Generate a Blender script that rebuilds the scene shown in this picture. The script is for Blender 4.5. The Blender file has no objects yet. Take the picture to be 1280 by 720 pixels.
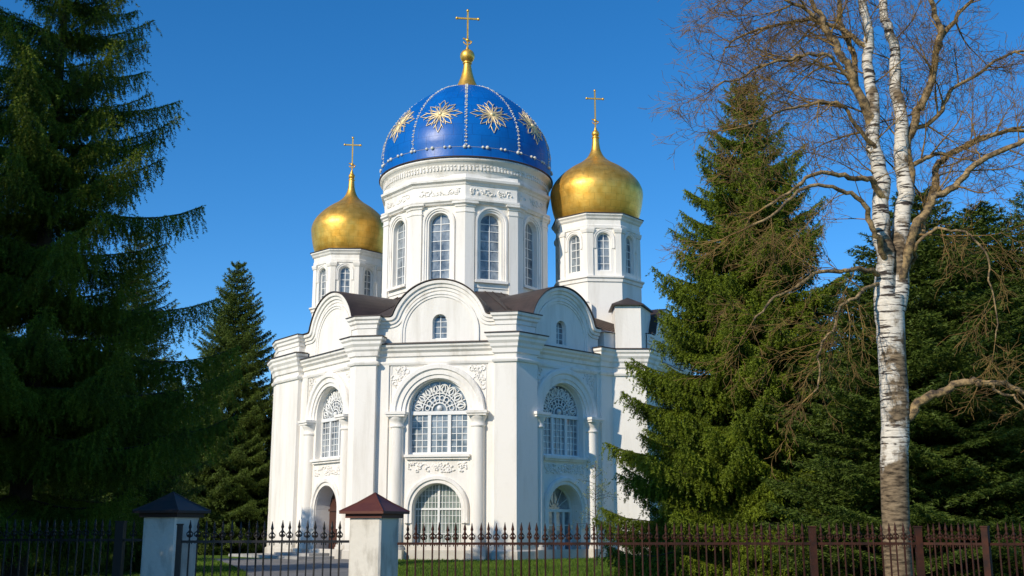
import bpy, math, random
import numpy as np
from mathutils import Vector

# ------------------------------------------------------------------ camera, sky, sun, exposure
scene = bpy.context.scene
COL = scene.collection
R = math.radians
F_PX, EYE = 1390.0, 1.65
PITCH = math.atan(300 / F_PX)
cam_d = bpy.data.cameras.new('camera'); cam = bpy.data.objects.new('camera', cam_d); COL.objects.link(cam)
cam_d.sensor_width = 36; cam_d.lens = 36 * F_PX / 1280; cam_d.clip_start = .1; cam_d.clip_end = 5000
cam.location = (0, 0, EYE); cam.rotation_euler = (math.pi / 2 + PITCH, 0, 0)
scene.camera = cam
SUN_AZ, SUN_EL = R(-42), R(29)          # azimuth measured from straight behind the camera, minus = from the left
to_sun = Vector((math.sin(SUN_AZ) * math.cos(SUN_EL), -math.cos(SUN_AZ) * math.cos(SUN_EL), math.sin(SUN_EL)))
world = bpy.data.worlds.new('World'); scene.world = world; world.use_nodes = True
nt = world.node_tree; nt.nodes.clear()
sky = nt.nodes.new('ShaderNodeTexSky'); sky.sky_type = 'NISHITA'; sky.sun_disc = False
sky.sun_elevation = SUN_EL; sky.sun_rotation = math.atan2(to_sun.x, to_sun.y)
sky.altitude = 1500; sky.air_density = 1.0; sky.dust_density = 0.0; sky.ozone_density = 4.5
bg = nt.nodes.new('ShaderNodeBackground'); bg.inputs['Strength'].default_value = .15
wo = nt.nodes.new('ShaderNodeOutputWorld')
hs = nt.nodes.new('ShaderNodeHueSaturation'); hs.inputs['Saturation'].default_value = 1.26; hs.inputs['Value'].default_value = 1.09
nt.links.new(sky.outputs[0], hs.inputs['Color']); nt.links.new(hs.outputs[0], bg.inputs[0]); nt.links.new(bg.outputs[0], wo.inputs[0])
sun_d = bpy.data.lights.new('sun', 'SUN'); sun_d.energy = 4.3; sun_d.angle = R(.5); sun_d.color = (1, .89, .72)
sun = bpy.data.objects.new('sun', sun_d); COL.objects.link(sun); sun.location = (-20, -20, 40)
sun.rotation_euler = to_sun.to_track_quat('Z', 'Y').to_euler()
vs = scene.view_settings
vs.view_transform = 'Standard'; vs.look = 'None'; vs.exposure = 0.0; vs.gamma = 1; vs.use_curve_mapping = False

# ------------------------------------------------------------------ helpers
def at(u, v, Y):
    """the world point at depth Y seen at photograph pixel (u, v)"""
    s, c = math.sin(PITCH), math.cos(PITCH)
    dx = (u - 640) / F_PX; dz = (360 - v) / F_PX
    k = Y / (c - s * dz)
    return Vector((dx * k, Y, EYE + (s + c * dz) * k))

def tag(o, label, cat, group=None, kind=None):
    o['label'] = label; o['category'] = cat
    if group: o['group'] = group
    if kind: o['kind'] = kind
    return o

def empty(name, loc, rz=0):
    o = bpy.data.objects.new(name, None); COL.objects.link(o)
    o.location = loc; o.rotation_euler = (0, 0, rz); o.empty_display_size = .3
    return o

class MB:
    """collects shapes, links them as one mesh"""
    def __init__(s, T=None):
        s.v = []; s.f = []; s.sm = []; s.T = T
    def pts(s, ps):
        i = len(s.v)
        s.v += [tuple(s.T(*p)) if s.T else tuple(p) for p in ps]
        return i
    def face(s, ps, smooth=False):
        i = s.pts(ps); s.f.append(tuple(range(i, i + len(ps)))); s.sm.append(smooth)
    def grid(s, rows, closed_u=False, closed_v=False, smooth=True):
        n = len(rows[0]); i0 = s.pts([p for r in rows for p in r]); m = len(rows)
        for a in range(m if closed_v else m - 1):
            for b in range(n if closed_u else n - 1):
                a2 = (a + 1) % m; b2 = (b + 1) % n
                s.f.append((i0 + a * n + b, i0 + a * n + b2, i0 + a2 * n + b2, i0 + a2 * n + b)); s.sm.append(smooth)
    def box(s, x0, x1, y0, y1, z0, z1):
        i = s.pts([(x0, y0, z0), (x1, y0, z0), (x1, y1, z0), (x0, y1, z0), (x0, y0, z1), (x1, y0, z1), (x1, y1, z1), (x0, y1, z1)])
        for q in ((0, 3, 2, 1), (4, 5, 6, 7), (0, 1, 5, 4), (1, 2, 6, 5), (2, 3, 7, 6), (3, 0, 4, 7)):
            s.f.append(tuple(i + k for k in q)); s.sm.append(False)
    def prism(s, poly, z0, z1):
        n = len(poly)
        s.face([(x, y, z1) for x, y in poly]); s.face([(x, y, z0) for x, y in poly][::-1])
        for k in range(n):
            a, b = poly[k], poly[(k + 1) % n]
            s.face([(a[0], a[1], z0), (b[0], b[1], z0), (b[0], b[1], z1), (a[0], a[1], z1)])
    def lathe(s, prof, cx, cy, n=24, a0=0, smooth=True):
        rows = [[(cx + r * math.sin(a0 + 2 * math.pi * k / n), cy - r * math.cos(a0 + 2 * math.pi * k / n), z) for k in range(n)] for r, z in prof]
        s.grid(rows, closed_u=True, smooth=smooth)
    def tube(s, path, rad, n=6, cap=True, smooth=True):
        P = [Vector(p) for p in path]; m = len(P)
        if not hasattr(rad, '__len__'): rad = [rad] * m
        rows = []; up = None
        for k in range(m):
            t = (P[min(k + 1, m - 1)] - P[max(k - 1, 0)])
            if t.length < 1e-9: t = Vector((0, 0, 1))
            t.normalize()
            if up is None:
                up = Vector((0, 0, 1)) if abs(t.z) < .9 else Vector((1, 0, 0))
            a = t.cross(up)
            if a.length < 1e-4: a = t.cross(Vector((0, 1, .3)))
            a.normalize(); b = a.cross(t); up = b
            rows.append([tuple(P[k] + (a * math.cos(2 * math.pi * j / n) + b * math.sin(2 * math.pi * j / n)) * rad[k]) for j in range(n)])
        s.grid(rows, closed_u=True, smooth=smooth)
        if cap and n > 3:
            s.face(rows[0][::-1]); s.face(rows[-1])
    def ball(s, c, r, n=8, m=6, sz=1):
        rows = []
        for k in range(m + 1):
            a = -math.pi / 2 + math.pi * k / m
            rr = max(1e-4, r * math.cos(a))
            rows.append([(c[0] + rr * math.cos(2 * math.pi * j / n), c[1] + rr * math.sin(2 * math.pi * j / n), c[2] + r * sz * math.sin(a)) for j in range(n)])
        s.grid(rows, closed_u=True)
    def sweep(s, path, prof, to3, side=1, closed=False, ends=True):
        """moulding: PROF (offset, height) carried along the 2-D PATH with mitres; side 1 = offset to the right of travel"""
        n = len(path); rows = []
        for k in range(n):
            p = path[k]
            a = path[(k - 1) % n] if (closed or k > 0) else None
            b = path[(k + 1) % n] if (closed or k < n - 1) else None
            def nrm(p, q):
                dx, dy = q[0] - p[0], q[1] - p[1]; l = math.hypot(dx, dy)
                return (dy / l * side, -dx / l * side)
            n1 = nrm(a, p) if a else nrm(p, b); n2 = nrm(p, b) if b else n1
            mx, my = n1[0] + n2[0], n1[1] + n2[1]; d = 1 + n1[0] * n2[0] + n1[1] * n2[1]
            d = max(d, .25); mx /= d; my /= d
            rows.append([to3(p[0] + mx * o, p[1] + my * o, h) for o, h in prof])
        s.grid(rows, closed_v=closed, smooth=False)
        if ends and not closed:
            s.face(rows[0]); s.face(rows[-1][::-1])
    def ring(s, cx, cz, prof, a0=0, a1=180, n=28, legs=None):
        """arch moulding in the wall plane: PROF is (radius, y)"""
        rows = []
        if legs is not None: rows.append([(cx + r, y, legs) for r, y in prof])
        for k in range(n + 1):
            a = R(a0 + (a1 - a0) * k / n)
            rows.append([(cx + r * math.cos(a), y, cz + r * math.sin(a)) for r, y in prof])
        if legs is not None: rows.append([(cx - r, y, legs) for r, y in prof])
        s.grid(rows, smooth=False)
        s.face(rows[0]); s.face(rows[-1])
    def wall_arch(s, x0, x1, z0, z1, cx, r, zb, zs, y=0, depth=.5, n=16, top=None):
        """wall strip with one round-headed opening and its reveals; top(x) = a shaped upper edge"""
        tp = top or (lambda x: z1)
        arc = [(cx + r * math.cos(math.pi - math.pi * k / n), zs + r * math.sin(math.pi * k / n)) for k in range(n + 1)]
        def cols(a, b):
            m = 1 if top is None else max(1, int((b - a) / .08))
            xs = [a + (b - a) * k / m for k in range(m + 1)]
            for p, q in zip(xs, xs[1:]):
                s.face([(p, y, z0), (q, y, z0), (q, y, tp(q)), (p, y, tp(p))])
        cols(x0, cx - r); cols(cx + r, x1)
        if zb > z0: s.face([(cx - r, y, z0), (cx + r, y, z0), (cx + r, y, zb), (cx - r, y, zb)])
        for p, q in zip(arc, arc[1:]):
            s.face([(p[0], y, p[1]), (q[0], y, q[1]), (q[0], y, tp(q[0])), (p[0], y, tp(p[0]))])
            s.face([(p[0], y, p[1]), (q[0], y, q[1]), (q[0], y - depth, q[1]), (p[0], y - depth, p[1])], True)
        for sx in (-1, 1):
            s.face([(cx + sx * r, y, zb), (cx + sx * r, y, zs), (cx + sx * r, y - depth, zs), (cx + sx * r, y - depth, zb)])
        s.face([(cx - r, y, zb), (cx + r, y, zb), (cx + r, y - depth, zb), (cx - r, y - depth, zb)])
    def arch_face(s, cx, r, zb, zs, y, n=16):
        s.face([(cx - r, y, zb), (cx + r, y, zb)] + [(cx + r * math.cos(math.pi * k / n), y, zs + r * math.sin(math.pi * k / n)) for k in range(n + 1)])
    def build(s, name, mat, parent=None, origin=None):
        me = bpy.data.meshes.new(name)
        off = Vector((0, 0, 0))
        if parent is not None:
            q = parent
            while q is not None: off = off + q.location; q = q.parent
        base = off.copy()
        if origin is not None: off = Vector(origin)
        me.from_pydata([(a - off.x, b - off.y, c - off.z) for a, b, c in s.v], [], s.f)
        me.polygons.foreach_set('use_smooth', s.sm)
        me.materials.append(mat); me.update()
        o = bpy.data.objects.new(name, me); COL.objects.link(o)
        if parent is not None: o.parent = parent
        if origin is not None: o.location = Vector(origin) - (base if parent is not None else Vector((0, 0, 0)))
        return o

def np_mesh(name, V, mat, parent=None, attr=None, smooth=False):
    """triangle soup: V is (3n, 3)"""
    me = bpy.data.meshes.new(name); n = len(V) // 3
    me.vertices.add(3 * n); me.vertices.foreach_set('co', V[:3 * n].astype(np.float32).ravel())
    me.loops.add(3 * n); me.loops.foreach_set('vertex_index', np.arange(3 * n, dtype=np.int32))
    me.polygons.add(n); me.polygons.foreach_set('loop_start', np.arange(0, 3 * n, 3, dtype=np.int32))
    me.polygons.foreach_set('loop_total', np.full(n, 3, dtype=np.int32))
    if attr is not None:
        a = me.attributes.new('tone', 'FLOAT', 'POINT'); a.data.foreach_set('value', np.repeat(attr, 3).astype(np.float32))
    me.materials.append(mat); me.update(calc_edges=True)
    o = bpy.data.objects.new(name, me); COL.objects.link(o)
    if parent is not None: o.parent = parent
    return o

# ------------------------------------------------------------------ materials
def material(name, col, rough=.6, metal=0, spec=.5, bump=None, var=None, coat=0):
    m = bpy.data.materials.new(name); m.use_nodes = True
    t = m.node_tree; b = t.nodes['Principled BSDF']
    b.inputs['Base Color'].default_value = (*col, 1); b.inputs['Roughness'].default_value = rough
    b.inputs['Metallic'].default_value = metal; b.inputs['Specular IOR Level'].default_value = spec
    b.inputs['Coat Weight'].default_value = coat
    co = t.nodes.new('ShaderNodeTexCoord')
    if var:                                     # var: (second colour, scale (x,y,z), contrast lo, hi)
        c2, sc, lo, hi = var
        mp = t.nodes.new('ShaderNodeMapping'); mp.inputs['Scale'].default_value = sc
        nz = t.nodes.new('ShaderNodeTexNoise'); nz.inputs['Scale'].default_value = 1; nz.inputs['Detail'].default_value = 6; nz.inputs['Roughness'].default_value = .65
        cr = t.nodes.new('ShaderNodeValToRGB'); cr.color_ramp.elements[0].position = lo; cr.color_ramp.elements[1].position = hi
        cr.color_ramp.elements[0].color = (*c2, 1); cr.color_ramp.elements[1].color = (*col, 1)
        t.links.new(co.outputs['Object'], mp.inputs[0]); t.links.new(mp.outputs[0], nz.inputs['Vector'])
        t.links.new(nz.outputs['Fac'], cr.inputs[0]); t.links.new(cr.outputs[0], b.inputs['Base Color'])
    if bump:                                    # bump: (scale, strength, distance)
        nz = t.nodes.new('ShaderNodeTexNoise'); nz.inputs['Scale'].default_value = bump[0]; nz.inputs['Detail'].default_value = 5
        bp = t.nodes.new('ShaderNodeBump'); bp.inputs['Strength'].default_value = bump[1]; bp.inputs['Distance'].default_value = bump[2]
        t.links.new(co.outputs['Object'], nz.inputs['Vector']); t.links.new(nz.outputs['Fac'], bp.inputs['Height'])
        t.links.new(bp.outputs[0], b.inputs['Normal'])
    return m

def wall_material():
    """white limewashed brick: faint courses, weathering streaks"""
    m = material('white_wall', (.80, .79, .765), .85, spec=.25)
    t = m.node_tree; b = t.nodes['Principled BSDF']; N = t.nodes.new; L = t.links.new
    co = N('ShaderNodeTexCoord')
    mp = N('ShaderNodeMapping'); mp.inputs['Scale'].default_value = (1.3, 1.3, .16)
    n1 = N('ShaderNodeTexNoise'); n1.inputs['Scale'].default_value = 1; n1.inputs['Detail'].default_value = 7; n1.inputs['Roughness'].default_value = .65
    L(co.outputs['Object'], mp.inputs[0]); L(mp.outputs[0], n1.inputs['Vector'])
    cr = N('ShaderNodeValToRGB'); e = cr.color_ramp.elements
    e[0].position = .30; e[0].color = (.73, .69, .62, 1); e[1].position = .52; e[1].color = (.86, .825, .765, 1)
    L(n1.outputs['Fac'], cr.inputs[0])
    # splash dirt low on the wall
    sz = N('ShaderNodeSeparateXYZ'); L(co.outputs['Object'], sz.inputs[0])
    lo = N('ShaderNodeMapRange'); lo.inputs['From Min'].default_value = .4; lo.inputs['From Max'].default_value = 1.6; lo.inputs['To Min'].default_value = .42; lo.inputs['To Max'].default_value = -.3; L(sz.outputs['Z'], lo.inputs['Value'])
    nd = N('ShaderNodeTexNoise'); nd.inputs['Scale'].default_value = 2.3; nd.inputs['Detail'].default_value = 7; L(co.outputs['Object'], nd.inputs['Vector'])
    dm = N('ShaderNodeMath'); dm.operation = 'MULTIPLY_ADD'; dm.use_clamp = True; L(nd.outputs['Fac'], dm.inputs[0]); dm.inputs[1].default_value = .5; L(lo.outputs[0], dm.inputs[2])
    dx = N('ShaderNodeMix'); dx.data_type = 'RGBA'; dx.inputs[7].default_value = (.42, .38, .31, 1); L(dm.outputs[0], dx.inputs[0]); L(cr.outputs[0], dx.inputs[6]); L(dx.outputs[2], b.inputs['Base Color'])
    # brick courses: height waves every 9 cm plus fine grain
    sx = N('ShaderNodeSeparateXYZ'); L(co.outputs['Object'], sx.inputs[0])
    mu = N('ShaderNodeMath'); mu.operation = 'MULTIPLY'; mu.inputs[1].default_value = 2 * math.pi / .11; L(sx.outputs['Z'], mu.inputs[0])
    si = N('ShaderNodeMath'); si.operation = 'SINE'; L(mu.outputs[0], si.inputs[0])
    pw = N('ShaderNodeMath'); pw.operation = 'POWER'; ab = N('ShaderNodeMath'); ab.operation = 'ABSOLUTE'; L(si.outputs[0], ab.inputs[0]); L(ab.outputs[0], pw.inputs[0]); pw.inputs[1].default_value = .3
    n2 = N('ShaderNodeTexNoise'); n2.inputs['Scale'].default_value = 9; n2.inputs['Detail'].default_value = 6; L(co.outputs['Object'], n2.inputs['Vector'])
    ad = N('ShaderNodeMath'); ad.operation = 'MULTIPLY_ADD'; L(pw.outputs[0], ad.inputs[0]); ad.inputs[1].default_value = .35; L(n2.outputs['Fac'], ad.inputs[2])
    bp = N('ShaderNodeBump'); bp.inputs['Strength'].default_value = .35; bp.inputs['Distance'].default_value = .02
    L(ad.outputs[0], bp.inputs['Height']); L(bp.outputs[0], b.inputs['Normal'])
    return m

def gold_material():
    m = material('gilding', (.85, .5, .1), .3, .8)
    t = m.node_tree; b = t.nodes['Principled BSDF']; N = t.nodes.new; L = t.links.new
    co = N('ShaderNodeTexCoord')
    vo = N('ShaderNodeTexVoronoi'); vo.inputs['Scale'].default_value = 3.2; L(co.outputs['Object'], vo.inputs['Vector'])
    nz = N('ShaderNodeTexNoise'); nz.inputs['Scale'].default_value = 2.2; nz.inputs['Detail'].default_value = 7; L(co.outputs['Object'], nz.inputs['Vector'])
    cr = N('ShaderNodeValToRGB'); e = cr.color_ramp.elements
    e[0].position = .3; e[0].color = (.80, .42, .06, 1); e[1].position = .7; e[1].color = (.98, .60, .13, 1)
    L(nz.outputs['Fac'], cr.inputs[0]); L(cr.outputs[0], b.inputs['Base Color'])
    mr = N('ShaderNodeMapRange'); mr.inputs['To Min'].default_value = .36; mr.inputs['To Max'].default_value = .5
    L(vo.outputs['Color'], mr.inputs['Value']); L(mr.outputs[0], b.inputs['Roughness'])
    n3 = N('ShaderNodeTexNoise'); n3.inputs['Scale'].default_value = 7; n3.inputs['Detail'].default_value = 4; L(co.outputs['Object'], n3.inputs['Vector'])
    bp = N('ShaderNodeBump'); bp.inputs['Strength'].default_value = .22; bp.inputs['Distance'].default_value = .03
    L(n3.outputs['Fac'], bp.inputs['Height']); L(bp.outputs[0], b.inputs['Normal'])
    return m

def sheeted(m, around, high, strength, tint):
    """adds the seams of metal sheets that run round a dome (object origin on its axis) to a material"""
    t = m.node_tree; b = t.nodes['Principled BSDF']; N = t.nodes.new; L = t.links.new
    co = N('ShaderNodeTexCoord'); sx = N('ShaderNodeSeparateXYZ'); L(co.outputs['Object'], sx.inputs[0])
    an = N('ShaderNodeMath'); an.operation = 'ARCTAN2'; L(sx.outputs['X'], an.inputs[0]); L(sx.outputs['Y'], an.inputs[1])
    mu = N('ShaderNodeMath'); mu.operation = 'MULTIPLY'; mu.inputs[1].default_value = around / (2 * math.pi); L(an.outputs[0], mu.inputs[0])
    mz = N('ShaderNodeMath'); mz.operation = 'MULTIPLY'; mz.inputs[1].default_value = 1 / high; L(sx.outputs['Z'], mz.inputs[0])
    cx = N('ShaderNodeCombineXYZ'); L(mu.outputs[0], cx.inputs['X']); L(mz.outputs[0], cx.inputs['Y'])
    br = N('ShaderNodeTexBrick'); br.inputs['Scale'].default_value = 1; br.inputs['Brick Width'].default_value = 1; br.inputs['Row Height'].default_value = 1
    br.inputs['Mortar Size'].default_value = .025; br.inputs['Mortar Smooth'].default_value = .3
    br.inputs['Color1'].default_value = (1, 1, 1, 1); br.inputs['Color2'].default_value = (tint, tint, tint, 1); br.inputs['Mortar'].default_value = (.72, .72, .72, 1); br.inputs['Bias'].default_value = 0
    L(cx.outputs[0], br.inputs['Vector'])
    src = b.inputs['Base Color'].links[0].from_socket
    mx = N('ShaderNodeMix'); mx.data_type = 'RGBA'; mx.blend_type = 'MULTIPLY'; mx.inputs[0].default_value = 1; L(src, mx.inputs[6]); L(br.outputs['Color'], mx.inputs[7]); L(mx.outputs[2], b.inputs['Base Color'])
    old = b.inputs['Normal'].links[0].from_socket
    bp = N('ShaderNodeBump'); bp.inputs['Strength'].default_value = strength; bp.inputs['Distance'].default_value = .02; L(br.outputs['Color'], bp.inputs['Height']); L(old, bp.inputs['Normal']); L(bp.outputs[0], b.inputs['Normal'])
    return m

def foliage_material(name, dark, light, trans=.25, scale=1.1):
    m = bpy.data.materials.new(name); m.use_nodes = True
    t = m.node_tree; N = t.nodes.new; L = t.links.new
    b = t.nodes['Principled BSDF']; b.inputs['Roughness'].default_value = .6; b.inputs['Specular IOR Level'].default_value = .25
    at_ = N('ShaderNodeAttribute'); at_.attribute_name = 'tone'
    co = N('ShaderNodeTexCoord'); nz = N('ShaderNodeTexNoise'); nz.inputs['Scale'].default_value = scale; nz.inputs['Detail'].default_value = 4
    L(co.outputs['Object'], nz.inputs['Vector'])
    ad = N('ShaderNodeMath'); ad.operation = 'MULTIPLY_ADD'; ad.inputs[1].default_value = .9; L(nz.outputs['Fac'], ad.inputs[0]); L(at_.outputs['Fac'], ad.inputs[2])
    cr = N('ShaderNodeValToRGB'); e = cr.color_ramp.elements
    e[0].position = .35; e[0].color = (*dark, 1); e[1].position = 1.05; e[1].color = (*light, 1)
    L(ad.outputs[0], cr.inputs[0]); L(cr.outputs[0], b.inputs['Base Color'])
    tr = N('ShaderNodeBsdfTranslucent'); L(cr.outputs[0], tr.inputs['Color'])
    mx = N('ShaderNodeMixShader'); mx.inputs[0].default_value = trans
    L(b.outputs[0], mx.inputs[1]); L(tr.outputs[0], mx.inputs[2]); L(mx.outputs[0], t.nodes['Material Output'].inputs[0])
    return m

def birch_material():
    m = material('birch_bark', (.7, .66, .6), .8, spec=.2)
    t = m.node_tree; b = t.nodes['Principled BSDF']; N = t.nodes.new; L = t.links.new
    co = N('ShaderNodeTexCoord')
    def noise(sc, scale, det=5):
        mp = N('ShaderNodeMapping'); mp.inputs['Scale'].default_value = sc
        nz = N('ShaderNodeTexNoise'); nz.inputs['Scale'].default_value = scale; nz.inputs['Detail'].default_value = det; nz.inputs['Roughness'].default_value = .6
        L(co.outputs['Object'], mp.inputs[0]); L(mp.outputs[0], nz.inputs['Vector']); return nz.outputs['Fac']
    lent = noise((1.6, 1.6, 14), 1.6); patch = noise((1.1, 1.1, .9), 1.5, 6); fine = noise((3, 3, 40), 2)
    def ramp(src, p0, c0, p1, c1):
        r = N('ShaderNodeValToRGB'); e = r.color_ramp.elements
        e[0].position = p0; e[0].color = (*c0, 1); e[1].position = p1; e[1].color = (*c1, 1); L(src, r.inputs[0]); return r.outputs[0]
    k, w = (0, 0, 0), (1, 1, 1)
    def mix(f, a, c):
        x = N('ShaderNodeMix'); x.data_type = 'RGBA'; L(f, x.inputs[0])
        for s_, v_ in ((6, a), (7, c)):
            if isinstance(v_, tuple): x.inputs[s_].default_value = (*v_, 1)
            else: L(v_, x.inputs[s_])
        return x.outputs[2]
    white = ramp(fine, .35, (.46, .41, .34), .55, (.72, .67, .59))
    c = mix(ramp(lent, .41, k, .46, w), (.05, .04, .035), white)
    sx = N('ShaderNodeSeparateXYZ'); L(co.outputs['Object'], sx.inputs[0])
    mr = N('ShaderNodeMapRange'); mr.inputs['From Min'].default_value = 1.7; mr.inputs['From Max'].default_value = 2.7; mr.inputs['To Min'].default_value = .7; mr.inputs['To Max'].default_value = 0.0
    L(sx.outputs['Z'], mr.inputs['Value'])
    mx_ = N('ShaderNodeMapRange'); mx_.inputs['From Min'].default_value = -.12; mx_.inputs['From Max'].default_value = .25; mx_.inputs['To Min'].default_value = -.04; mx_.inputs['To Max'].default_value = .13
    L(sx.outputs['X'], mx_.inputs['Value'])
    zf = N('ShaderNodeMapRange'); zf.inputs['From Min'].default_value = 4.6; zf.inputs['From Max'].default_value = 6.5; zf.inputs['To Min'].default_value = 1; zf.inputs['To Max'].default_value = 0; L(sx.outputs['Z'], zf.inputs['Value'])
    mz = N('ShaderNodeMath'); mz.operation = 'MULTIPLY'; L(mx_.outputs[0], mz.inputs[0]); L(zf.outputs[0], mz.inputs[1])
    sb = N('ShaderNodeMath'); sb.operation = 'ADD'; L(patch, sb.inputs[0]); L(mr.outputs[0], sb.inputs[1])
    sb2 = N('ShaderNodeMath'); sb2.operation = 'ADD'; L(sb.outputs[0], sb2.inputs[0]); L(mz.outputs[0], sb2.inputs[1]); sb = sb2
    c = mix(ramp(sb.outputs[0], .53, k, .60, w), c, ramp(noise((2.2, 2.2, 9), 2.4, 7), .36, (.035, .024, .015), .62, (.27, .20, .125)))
    L(c, b.inputs['Base Color'])
    bp = N('ShaderNodeBump'); bp.inputs['Strength'].default_value = .7; bp.inputs['Distance'].default_value = .02; L(lent, bp.inputs['Height']); L(bp.outputs[0], b.inputs['Normal'])
    return m

WALL = wall_material()
TRIM = material('white_trim', (.86, .825, .77), .75, spec=.3, bump=(14, .25, .01), var=((.68, .64, .57), (1.5, 1.5, .5), .3, .5))
ROOF = material('brown_roof_metal', (.066, .044, .036), .5, .1, bump=(3, .15, .03), var=((.036, .025, .021), (1.2, 1.2, 1.2), .35, .65))
GOLD = gold_material()
GOLDSKIN = sheeted(gold_material(), 26, .42, .25, .92)
BLUE = sheeted(material('blue_dome_paint', (.002, .135, .50), .36, spec=.3, bump=(1.6, .3, .05), var=((.002, .10, .40), (.7, .7, .5), .3, .65)), 30, .75, .22, .94)
STAR = material('star_gilding', (.86, .68, .38), .45, .4)
BEAD = material('pale_stud', (.68, .66, .58), .35)
GLASS = material('window_glass', (.33, .37, .40), .1, spec=.9, bump=(1.1, .3, .05), var=((.07, .09, .11), (1.5, 1.5, 1.2), .36, .64))
PALEGLASS = material('pale_green_glass', (.34, .38, .36), .2, spec=.6, var=((.13, .17, .14), (1.4, 1.4, 1.1), .35, .7))  # pale greenish pane colour, mottled darker by noise
FRAME = material('white_window_frame', (.78, .78, .76), .5)
DOORWOOD = material('brown_door_wood', (.07, .026, .015), .5, bump=(20, .2, .01))
STONE = material('grey_step_stone', (.40, .39, .37), .85, bump=(8, .4, .02), var=((.28, .27, .25), (1, 1, 1), .35, .65))
PAVE = material('grey_paving', (.20, .195, .19), .9, bump=(6, .5, .03), var=((.13, .125, .12), (.8, .8, .8), .35, .65))
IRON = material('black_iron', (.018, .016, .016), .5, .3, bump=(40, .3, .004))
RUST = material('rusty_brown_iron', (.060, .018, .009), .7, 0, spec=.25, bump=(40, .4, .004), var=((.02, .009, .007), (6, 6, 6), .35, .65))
PILLAR = material('painted_pillar', (.66, .63, .56), .85, spec=.25, bump=(9, .7, .015), var=((.40, .37, .31), (4, 4, 1.4), .30, .52))
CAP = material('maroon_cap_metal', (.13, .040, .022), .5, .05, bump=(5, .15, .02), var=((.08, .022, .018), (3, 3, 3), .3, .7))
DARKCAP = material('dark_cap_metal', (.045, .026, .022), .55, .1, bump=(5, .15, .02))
BARK = material('spruce_bark', (.055, .038, .026), .95, bump=(14, .8, .05), var=((.025, .018, .013), (5, 5, 2), .35, .65))
BIRCH = birch_material()
TWIG = material('birch_twig', (.30, .185, .05), .8, var=((.13, .07, .022), (2, 2, 2), .35, .65))
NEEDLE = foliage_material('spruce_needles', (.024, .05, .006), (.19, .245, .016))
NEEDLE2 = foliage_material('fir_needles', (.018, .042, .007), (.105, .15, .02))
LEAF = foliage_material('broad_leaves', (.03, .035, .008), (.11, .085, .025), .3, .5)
YOUNG = foliage_material('young_leaves', (.12, .16, .05), (.30, .33, .14), .4)
BLADE = foliage_material('grass_blades', (.04, .085, .008), (.15, .24, .02), .35, .25)

# ------------------------------------------------------------------ ground
def ground_material():
    m = material('lawn', (.07, .12, .02), .95, spec=.1)
    t = m.node_tree; b = t.nodes['Principled BSDF']; N = t.nodes.new; L = t.links.new
    co = N('ShaderNodeTexCoord')
    n1 = N('ShaderNodeTexNoise'); n1.inputs['Scale'].default_value = .35; n1.inputs['Detail'].default_value = 8; n1.inputs['Roughness'].default_value = .7; L(co.outputs['Object'], n1.inputs['Vector'])
    cr = N('ShaderNodeValToRGB'); e = cr.color_ramp.elements
    e[0].position = .35; e[0].color = (.045, .085, .012, 1); e[1].position = .68; e[1].color = (.10, .165, .022, 1)
    L(n1.outputs['Fac'], cr.inputs[0]); L(cr.outputs[0], b.inputs['Base Color'])
    n2 = N('ShaderNodeTexNoise'); n2.inputs['Scale'].default_value = 12; n2.inputs['Detail'].default_value = 4; L(co.outputs['Object'], n2.inputs['Vector'])
    bp = N('ShaderNodeBump'); bp.inputs['Strength'].default_value = .8; bp.inputs['Distance'].default_value = .08; L(n2.outputs['Fac'], bp.inputs['Height']); L(bp.outputs[0], b.inputs['Normal'])
    return m
g = MB(); g.face([(-1500, -300, 0), (1500, -300, 0), (1500, 2500, 0), (-1500, 2500, 0)])
go = g.build('ground', ground_material()); go['kind'] = 'structure'
g = MB(); rows = [(-1.4, 0, 14), (-4.6, 2.2, 30), (-7.9, 2.3, 44), (-11.2, 3.6, 58), (-12.4, 4.2, 62.5)]
for (c0, w0, y0), (c1, w1, y1) in zip([(-2.6, 2.0, 10)] + rows[1:], rows[1:]):
    g.face([(c0 - w0, y0, .012), (c0 + w0, y0, .012), (c1 + w1, y1, .012), (c1 - w1, y1, .012)])
o = g.build('paved_path', PAVE); o['kind'] = 'structure'
g = MB(); g.box(-46, -16.5, 52.2, 53.3, -.05, .035)
o = g.build('side_path', STONE); o['kind'] = 'structure'

# ------------------------------------------------------------------ church
church = empty('church', (-3.05, 70, 0))
tag(church, 'tall white church with a blue starred main dome and two gilded onion domes', 'church')
UP = lambda x, y, h: (x, y, h)
A_, C0, C1, C2 = (-14.45, 69.55), (-8.42, 61.5), (.1, 60.0), (6.0, 65.9)
F0, F1, F2 = (6.1, 65.7), (7.88, 65.7), (11.25, 72.95)
BACK = [(8.6, 80.5), (-3, 84), (-14, 80.5), (-16.4, 75.2)]

def unit(a, b):
    l = math.hypot(b[0] - a[0], b[1] - a[1]); return ((b[0] - a[0]) / l, (b[1] - a[1]) / l)
def frame(P, d, t=0):
    """local frame on a wall: x along it to the right, y outward, z up; origin t metres along"""
    O = (P[0] + d[0] * t, P[1] + d[1] * t); n = (d[1], -d[0])
    return lambda x, y, z: (O[0] + d[0] * x + n[0] * y, O[1] + d[1] * x + n[1] * y, z)
def part(mb, name, mat, parent=church, origin=None): return mb.build(name, mat, parent, origin)

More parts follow.
